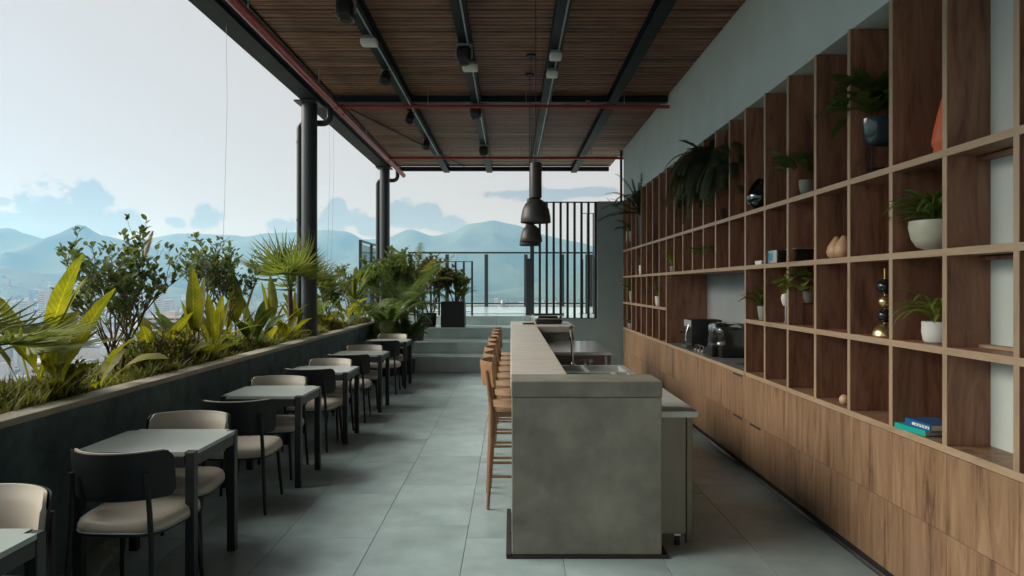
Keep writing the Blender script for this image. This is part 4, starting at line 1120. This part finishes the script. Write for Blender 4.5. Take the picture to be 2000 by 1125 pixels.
shrub('reddish tangled bush between the palms and the black box', (-1.75, 15.0, 1.02), 1.35, .8, 2600, .085, 'redleaf', None, 77, 6)
pot('plant_pot', 'low dark pot holding the tangled bush behind the black box', (-1.8, 15.1, .755), .16, .18, .3, 'pot_black')

pot('plant_pot', 'dark tall pot behind the feathery palms at the left of the steps', (-2.55, 14.3, .5215), .17, .2, .4, 'pot_black')
shrub('tall dense bush behind the feathery palms, left of the black box', (-2.55, 14.3, .89), 1.55, .6, 2600, .10, 'gleaf', None, 83, 6)
# ------------------------------------------------------------------ things on the shelves
def inbay(px, X=2.22): return X, 1350*X/(px-998)
def strap_plant(label, loc, n, L, W_, b0, b1, m, name='pot_plant', cat='plant', pot_=None, seed=0, pet=.1, fold=.3, up=0, group='potted plants on the shelving'):
    random.seed(seed); t = thing(name, label, cat, loc, 0, group); h = 0
    if pot_:
        r0, r1, h, pm_ = pot_
        mid_ = [((r0+r1)/2*1.05, h*.5)] if r1 < 1.5*r0 else [(r0+(r1-r0)*.55, h*.16), (r0+(r1-r0)*.85, h*.42), (r1, h*.78)]
        O('pot', MB().lathe([(r0*.85,0),(r0,.008)]+mid_+[(r1*.985,h),(r1*.9,h),(r1*.85,h*.9)], 28), M[pm_], t, 45)
    fo = MB()
    for i in range(n):
        leaf(fo, (random.uniform(-.02,.02), random.uniform(-.02,.02), h*.88+up), R(i*137.5+random.uniform(-20,20)), L*random.uniform(.6,1.1), W_*random.uniform(.8,1.2),
             random.uniform(*b0), random.uniform(*b1), pet, fold, 9, .08, .0025, random.uniform(-.4,.4))
    tag(O('foliage', fo, M[m], t, True), kind='stuff')
    return t
Z0, Z1, Z2, Z3 = [s+TH+.001 for s in S]   # tops of the four shelf boards, bottom to top
X, Y = 2.28, 4.32
t = thing('plant_stand', 'black wire plant stand on the top shelf', 'stand', (X, Y, Z3))
for k in range(4):
    a = R(45+90*k); O('leg', MB().tube([(.085*math.cos(a), .085*math.sin(a), 0), (.085*math.cos(a), .085*math.sin(a), .2)], .006, 6), M['black'], t)
for z in (.06, .2): O('ring', MB().tube([(.085*math.cos(R(a)), .085*math.sin(R(a)), z) for a in range(0, 361, 15)], .006, 6, cap=False), M['black'], t)
strap_plant('big dark leafy plant in a glossy teal bowl on the wire stand', (X, Y, Z3+.206), 80, .44, .085, (10,60), (70,160), 'gleaf', pot_=(.07,.115,.17,'pot_teal'), seed=5, pet=.3)
t = thing('coral_vase', 'coral red tapering ceramic vase on the top shelf', 'vase', (2.275, 3.60, Z3))
O('body', MB().lathe([(.058,0),(.066,.02),(.064,.06),(.072,.075),(.074,.095),(.064,.16),(.045,.25),(.024,.33),(.018,.34),(.018,.32)], 32), M['coral'], t, 40)
O('foot', MB().lathe([(.05,-.0),(.06,.004)], 24), M['coral'], t)
strap_plant('arching green fern in a wide sage bowl on the right shelves', (2.24, 3.63, Z2), 95, .33, .028, (15,60), (95,165), 'fern', pot_=(.055,.135,.16,'pot_sage'), seed=7)
strap_plant('drooping striped spider plant in a white pot on the right shelves', (2.235, 3.615, Z1), 48, .30, .022, (10,50), (110,175), 'pothos', pot_=(.07,.078,.11,'pot_white'), seed=8)
t = thing('book', 'turquoise book lying under the blue one on the lowest shelf', 'book', (2.19, 3.66, Z0), R(8))
O('cover', MB().cbox(-.085, .085, -.115, .115, 0, .004, .001, 1).cbox(-.085, .085, -.115, .115, .026, .03, .001, 1).cbox(-.088, -.083, -.115, .115, .0, .03, .001, 1), M['book_green'], t)
O('pages', MB().box(-.082, .082, -.112, .112, .0041, .0259), M['paper'], t)
t = thing('book', 'blue book with white lettering on its spine on top of the turquoise one', 'book', (2.195, 3.60, Z0+.0305), R(4))
bc = O('cover', MB().cbox(-.08, .08, -.10, .10, 0, .004, .001, 1).cbox(-.08, .08, -.10, .10, .034, .038, .001, 1).cbox(-.083, -.078, -.10, .10, .0, .038, .001, 1), M['book_blue'], t)
O('pages', MB().box(-.077, .077, -.097, .097, .0041, .0339), M['paper'], t)
O('spine_label', MB().box(-.0845, -.0831, -.095, .04, .012, .026), M['white'], bc)
lt = MB()
for k in range(5): lt.box(-.0858, -.0846, -.085+k*.022, -.085+k*.022+.004, .014, .024).box(-.0858, -.0846, -.085+k*.022+.0045, -.085+k*.022+.011, .014+(k % 3)*.004, .017+(k % 3)*.004)
O('spine_lettering', lt, M['book_blue'], bc)
t = thing('ball_sculpture', 'stacked glass and brass ball sculpture on a dome foot in the shelving', 'sculpture', (2.235, 4.13, Z1))
O('dome_foot', MB().lathe([(.072,0),(.07,.02),(.055,.05),(.03,.068),(.005,.073)], 28), M['gold'], t, True)
for z, r_, m_ in ((.118,.042,'blackglass'),(.2,.038,'gold'),(.292,.046,'blackglass')):
    O('ball', MB().lathe([(r_*math.sin(math.pi*i/14), z-r_*math.cos(math.pi*i/14)) for i in range(15)], 24, cap=False), M[m_], t, True)
O('rod', MB().tube([(0,0,.07),(0,0,.40)], .006, 8), M['gold'], t)
for k, (x, y, s_, lab) in enumerate([(2.215, 4.70, 1.0, 'left one of two turned wooden pears on the shelf'), (2.215, 4.60, .95, 'right one of two turned wooden pears on the shelf')]):
    t = thing('wooden_pear', lab, 'ornament', (x, y, Z2), R(40*k), 'wooden pears')
    O('body', MB().lathe([(.03*s_,0),(.058*s_,.02),(.066*s_,.05),(.058*s_,.085),(.04*s_,.115),(.022*s_,.14),(.012*s_,.152),(.002,.155*s_)], 24), M['pear'], t, True)
    O('stalk', MB().tube([(0,0,.148*s_),(.004,.004,.165*s_)], .003, 6), M['bark'], t)
t = thing('wooden_ball', 'small pale wooden ball on the lowest shelf behind an upright', 'ornament', (2.16, 4.475, Z0))
O('ball', MB().lathe([(.034*math.sin(math.pi*i/12), .034-.034*math.cos(math.pi*i/12)) for i in range(13)], 20, cap=False), M['pear'], t, True); O('peg', MB().tube([(0,0,.066),(0,0,.078)], .005, 6), M['bark'], t)
t = thing('wire_stand', 'dark wire stand carrying the pothos on the shelf', 'stand', (2.255, 5.27, Z1))
for k in range(4):
    a = R(45+90*k); O('leg', MB().tube([(.06*math.cos(a), .06*math.sin(a), 0), (.06*math.cos(a), .06*math.sin(a), .16)], .004, 6), M['black'], t)
O('ring', MB().tube([(.06*math.cos(R(a)), .06*math.sin(R(a)), .16) for a in range(0, 361, 20)], .004, 6, cap=False), M['black'], t)
strap_plant('yellow-green pothos with round leaves in the shelving', (2.255, 5.27, Z1+.164), 70, .26, .10, (5,70), (80,170), 'pothos', pot_=(.05,.065,.09,'pot_grey'), seed=12, pet=.5, fold=.15)
t = thing('metal_box', 'folded dark metallic box on the shelf above the pothos', 'box', (2.20, 5.25, Z2))
O('body', MB().add([(-.06,-.06,0),(.08,-.06,0),(.08,.10,0),(-.03,.10,0),(-.06,-.07,.09),(.08,-.07,.095),(.08,.09,.095),(-.06,.09,.085)], [(0,3,2,1),(4,5,6,7),(0,1,5,4),(1,2,6,5),(2,3,7,6),(3,0,4,7)]), M['blackglass'], t)
O('lid', MB().cbox(-.075, .085, -.075, .105, .0965, .102, .002, 1), M['silver'], t)
t = thing('radio', 'silver tabletop radio with a blue picture panel on the shelf', 'radio', (2.19, 5.63, Z2))
O('body', MB().cbox(-.062, .08, -.115, .115, .004, .105, .008, 2), M['black'], t, True)
O('face', MB().cbox(-.068, -.0625, -.10, .14, .004, .106, .002, 1), M['silver'], t)
O('picture', MB().box(-.0692, -.0684, -.03, .095, .025, .09), M['screen'], t)
O('foot', MB().box(-.05, .07, -.1, .1, 0, .0038), M['rubber'], t)
for k in range(2):
    t = thing('small_book', ['thin white booklet at the bottom of a small pile beside the radio', 'thin white booklet on top of a small pile beside the radio'][k], 'book', (2.16, 5.90, Z2+.0165*k), R(3*k))
    O('pages', MB().box(-.05, .05, -.07, .07, .0021, .0139), M['paper'], t); O('cover', MB().cbox(-.052, .052, -.072, .072, 0, .002, .0005, 1).cbox(-.052, .052, -.072, .072, .014, .016, .0005, 1), M['white'], t)
strap_plant('green leafy houseplant in a grey pot on the top shelf', (2.245, 5.28, Z3), 34, .36, .09, (5,50), (35,120), 'gleaf', pot_=(.05,.085,.14,'pot_grey'), seed=15, pet=.4)
t = thing('glass_vase', 'teardrop teal glass vase on the top shelf', 'vase', (2.165, 6.01, Z3))
O('body', MB().lathe([(.035,.002),(.07,.02),(.105,.07),(.11,.12),(.09,.18),(.055,.235),(.02,.27),(.017,.27),(.05,.23),(.085,.178),(.104,.12),(.1,.072),(.066,.024),(.001,.008)], 32, cap=False), M['tealglass'], t, True)
O('base', MB().lathe([(.035,0),(.035,.004)], 20), M['tealglass'], t)
strap_plant('dark palm-like plant in a small grey pot beside the niche', (2.20, 6.0, Z1), 36, .30, .028, (10,50), (70,150), 'palmleaf', pot_=(.045,.06,.12,'pot_grey'), seed=18)
t = thing('white_ornament', 'small white egg-shaped ornament on the shelf next to the pothos', 'ornament', (2.165, 5.447, Z1))
O('body', MB().lathe([(.018,.14),(.03,.165),(.036,.2),(.026,.24),(.008,.256)], 18), M['pot_white'], t, True); O('stem', MB().lathe([(.03,0),(.03,.006),(.006,.012),(.006,.142)], 14), M['chrome'], t)
# big trailing ferns on the top shelf
areca('trailing_fern', 'huge dark trailing fern spilling from the top shelf', (2.17, 7.45, 2.99), 80, .72, 91, 'fernleaf', (168,179), .05, .07, None, (60,150), .004)
t = pot('hanging_pot', 'dark hanging pot holding the huge trailing fern', (2.20, 7.45, 2.84), .08, .10, .14, 'pot_black')
for k in range(3):
    a = R(120*k); O('hanger_cord', MB().tube([(.095*math.cos(a), .095*math.sin(a), .13), (0, 0, .40)], .003, 5), M['cord'], t)
strap_plant('broad dark leaves rising above the huge trailing fern', (2.14, 7.4, 3.0), 7, .40, .16, (10,50), (40,120), 'darkleaf', seed=93, pet=.3)
areca('trailing_fern', 'second trailing fern beside the huge one', (2.17, 7.0, 2.95), 56, .6, 95, 'fernleaf', (168,179), .05, .07, None, (60,150), .004)
t = pot('hanging_pot', 'dark hanging pot holding the second trailing fern', (2.20, 7.0, 2.81), .07, .09, .14, 'pot_black')
for k in range(3):
    a = R(120*k); O('hanger_cord', MB().tube([(.085*math.cos(a), .085*math.sin(a), .13), (0, 0, .43)], .003, 5), M['cord'], t)
strap_plant('trailing variegated plant in the row below the huge fern', (2.20, 7.65, Z2), 34, .34, .045, (10,50), (80,165), 'fern', pot_=(.05,.065,.1,'pot_white'), seed=96)
areca('trailing_fern', 'spiky dark fern at the far end of the top shelf', (2.15, 11.45, Z3+.5), 36, .75, 97, 'fernleaf', (30,178), .06, .06, None, (0,90), .005)
pot('fern_pot', 'dark pot of the spiky fern at the far end', (2.20, 11.45, Z3), .08, .09, .5, 'pot_black')
strap_plant('pale leafy plant in a white pot at the far end of the top row', (2.16, 12.55, Z3+.001), 14, .36, .08, (10,50), (80,160), 'gleaf', pot_=(.05,.07,.32,'pot_white'), seed=98)
strap_plant('upright green plant in a white vase left of the niche', (2.18, 10.2, Z1), 12, .42, .05, (5,30), (20,70), 'fern', pot_=(.04,.055,.14,'pot_white'), seed=99)
strap_plant('small plant in a white vase in the far second row', (2.18, 11.5, Z2), 10, .2, .04, (5,40), (30,110), 'fern', pot_=(.045,.05,.16,'pot_white'), seed=100)
strap_plant('yellow-green sprig in the far second row near the niche', (2.18, 9.27, Z2), 12, .3, .04, (5,40), (40,110), 'pothos', pot_=(.04,.05,.08,'pot_grey'), seed=101)
strap_plant('leafy trailing plant in the far third row', (2.17, 12.35, Z1), 16, .36, .06, (10,50), (90,170), 'gleaf', pot_=(.045,.06,.2,'pot_grey'), seed=102)
strap_plant('single trailing sprig in the lowest far row', (2.15, 12.4, Z0), 9, .24, .05, (20,60), (110,170), 'gleaf', pot_=(.04,.05,.1,'pot_grey'), seed=103)
strap_plant('thin dark leaf spray in the top row above the niche', (2.2, 9.0, Z3), 9, .5, .04, (5,30), (30,100), 'darkleaf', pot_=(.05,.06,.15,'pot_black'), seed=104)

# ------------------------------------------------------------------ coffee niche
t = thing('coffee_machine', 'black espresso machine at the left of the niche worktop', 'coffee machine', (2.36, 8.55, .8765))
O('body', MB().cbox(-.17, .20, -.17, .17, .03, .36, .012, 2), M['black'], t, True)
O('drip_tray', MB().cbox(-.22, -.172, -.14, .14, .012, .05, .004, 1), M['chrome'], t)
gh = O('group_head', MB().lathe([(.03,0),(.032,.05)], 16, (-.195, 0, .21)), M['chrome'], t, True)
O('portafilter', MB().tube([(-.195, 0, .205), (-.26, .02, .195)], .011, 8), M['black'], gh, True)
O('steam_wand', MB().tube([(-.19, -.12, .3), (-.23, -.14, .2), (-.235, -.15, .1)], .005, 6), M['chrome'], t, True)
O('front_fascia', MB().cbox(-.18, -.1715, -.165, .165, .27, .35, .003, 1), M['silver'], t)
for (x, y) in ((-.14,-.14),(-.14,.14),(.16,-.14),(.16,.14)): O('foot', MB().lathe([(.02,0),(.02,.03)], 10, (x,y,0)), M['rubber'], t)
t = thing('wrapped_machine', 'black machine under a clear plastic cover beside the sink', 'coffee machine', (2.40, 7.58, .8765))
O('body', MB().cbox(-.16, .16, -.19, .19, .0, .31, .03, 3), M['black'], t, True)
O('dispenser', MB().cbox(-.225, -.161, -.09, .09, .0, .13, .01, 2).cbox(-.21, -.161, -.06, .06, .15, .26, .01, 2), M['black'], t, True)
O('nozzle', MB().lathe([(.012,0),(.014,.05)], 12, (-.19, 0, .135)), M['chrome'], t, True)
rows = []
for i in range(15):
    v = i/14; row = []
    for j in range(37):
        q = 2*math.pi*j/36; c, s = math.cos(q), math.sin(q); e = 2/5
        rr = (1-(max(0, v-.55)/.45)**2.6*.98)
        x = .20*abs(c)**e*(1 if c > 0 else -1)*rr; y = .225*abs(s)**e*(1 if s > 0 else -1)*rr
        nz_ = noise.noise(Vector((x*16, y*16, v*6)))*.016
        row.append((x*(1+nz_*3), y*(1+nz_*3), .10+.265*min(1, v*1.25)+nz_))
    rows.append(row)
O('plastic_cover', MB().grid(rows), M['plasticwrap'], t, True)
t = thing('kitchen_faucet', 'black goose-neck tap at the niche sink', 'faucet', (2.555, 6.62, .8765))
pts = [(0,0,0), (0,0,.27)]+[(-.07+.07*math.cos(R(a)), 0, .27+.07*math.sin(R(a))) for a in range(15, 181, 15)]+[(-.14, 0, .235)]
O('spout', MB().tube(pts, .013, 10), M['black'], t, True); O('base', MB().lathe([(.026,0),(.026,.05),(.015,.06)], 16), M['black'], t, True)
O('lever', MB().tube([(0,-.02,.1),(0,-.09,.115)], .008, 8), M['black'], t, True)
for k in range(3):
    t = thing('coffee_cup', ['left', 'middle', 'right'][k]+'most steel cup in the row before the machines', 'cup', (2.2, 8.18-.14*k, .8765), 0, 'steel cups in the niche')
    t['label'] = ['leftmost', 'middle', 'rightmost'][k]+' small steel cup in the row before the niche machines'
    O('body', MB().lathe([(.026,0),(.034,.01),(.036,.075),(.033,.075),(.031,.012),(.002,.008)], 18), M['chrome'], t, True)
    O('handle', MB().tube([(.035,0,.06),(.055,0,.05),(.052,0,.025),(.034,0,.02)], .004, 6), M['chrome'], t, True)
t = thing('soap_dish', 'small pale soap dish with sponge behind the niche sink', 'dish', (2.545, 6.86, .8765))
O('dish', MB().lathe([(.03,0),(.05,.015),(.045,.015),(.02,.006)], 18), M['pot_white'], t, True); O('sponge', MB().cbox(-.03, .03, -.02, .02, .0152, .035, .005, 2), M['pot_sage'], t, True)

# ------------------------------------------------------------------ haze
hm = bpy.data.materials.new('haze_air'); hm.use_nodes = True; t = hm.node_tree; t.nodes.clear()
vp = t.nodes.new('ShaderNodeVolumePrincipled'); vp.inputs['Color'].default_value = (.22, .53, .88, 1); vp.inputs['Absorption Color'].default_value = (1, 1, 1, 1); vp.inputs['Density'].default_value = 1.6e-4; vp.inputs['Anisotropy'].default_value = .45
om = t.nodes.new('ShaderNodeOutputMaterial'); t.links.new(vp.outputs[0], om.inputs['Volume'])
hz = O('haze', MB().box(-9000, 9000, -2700, 9200, GZ-1.5, 790), hm)
tag(hz, 'pale blue haze filling the valley air', 'haze', kind='stuff')
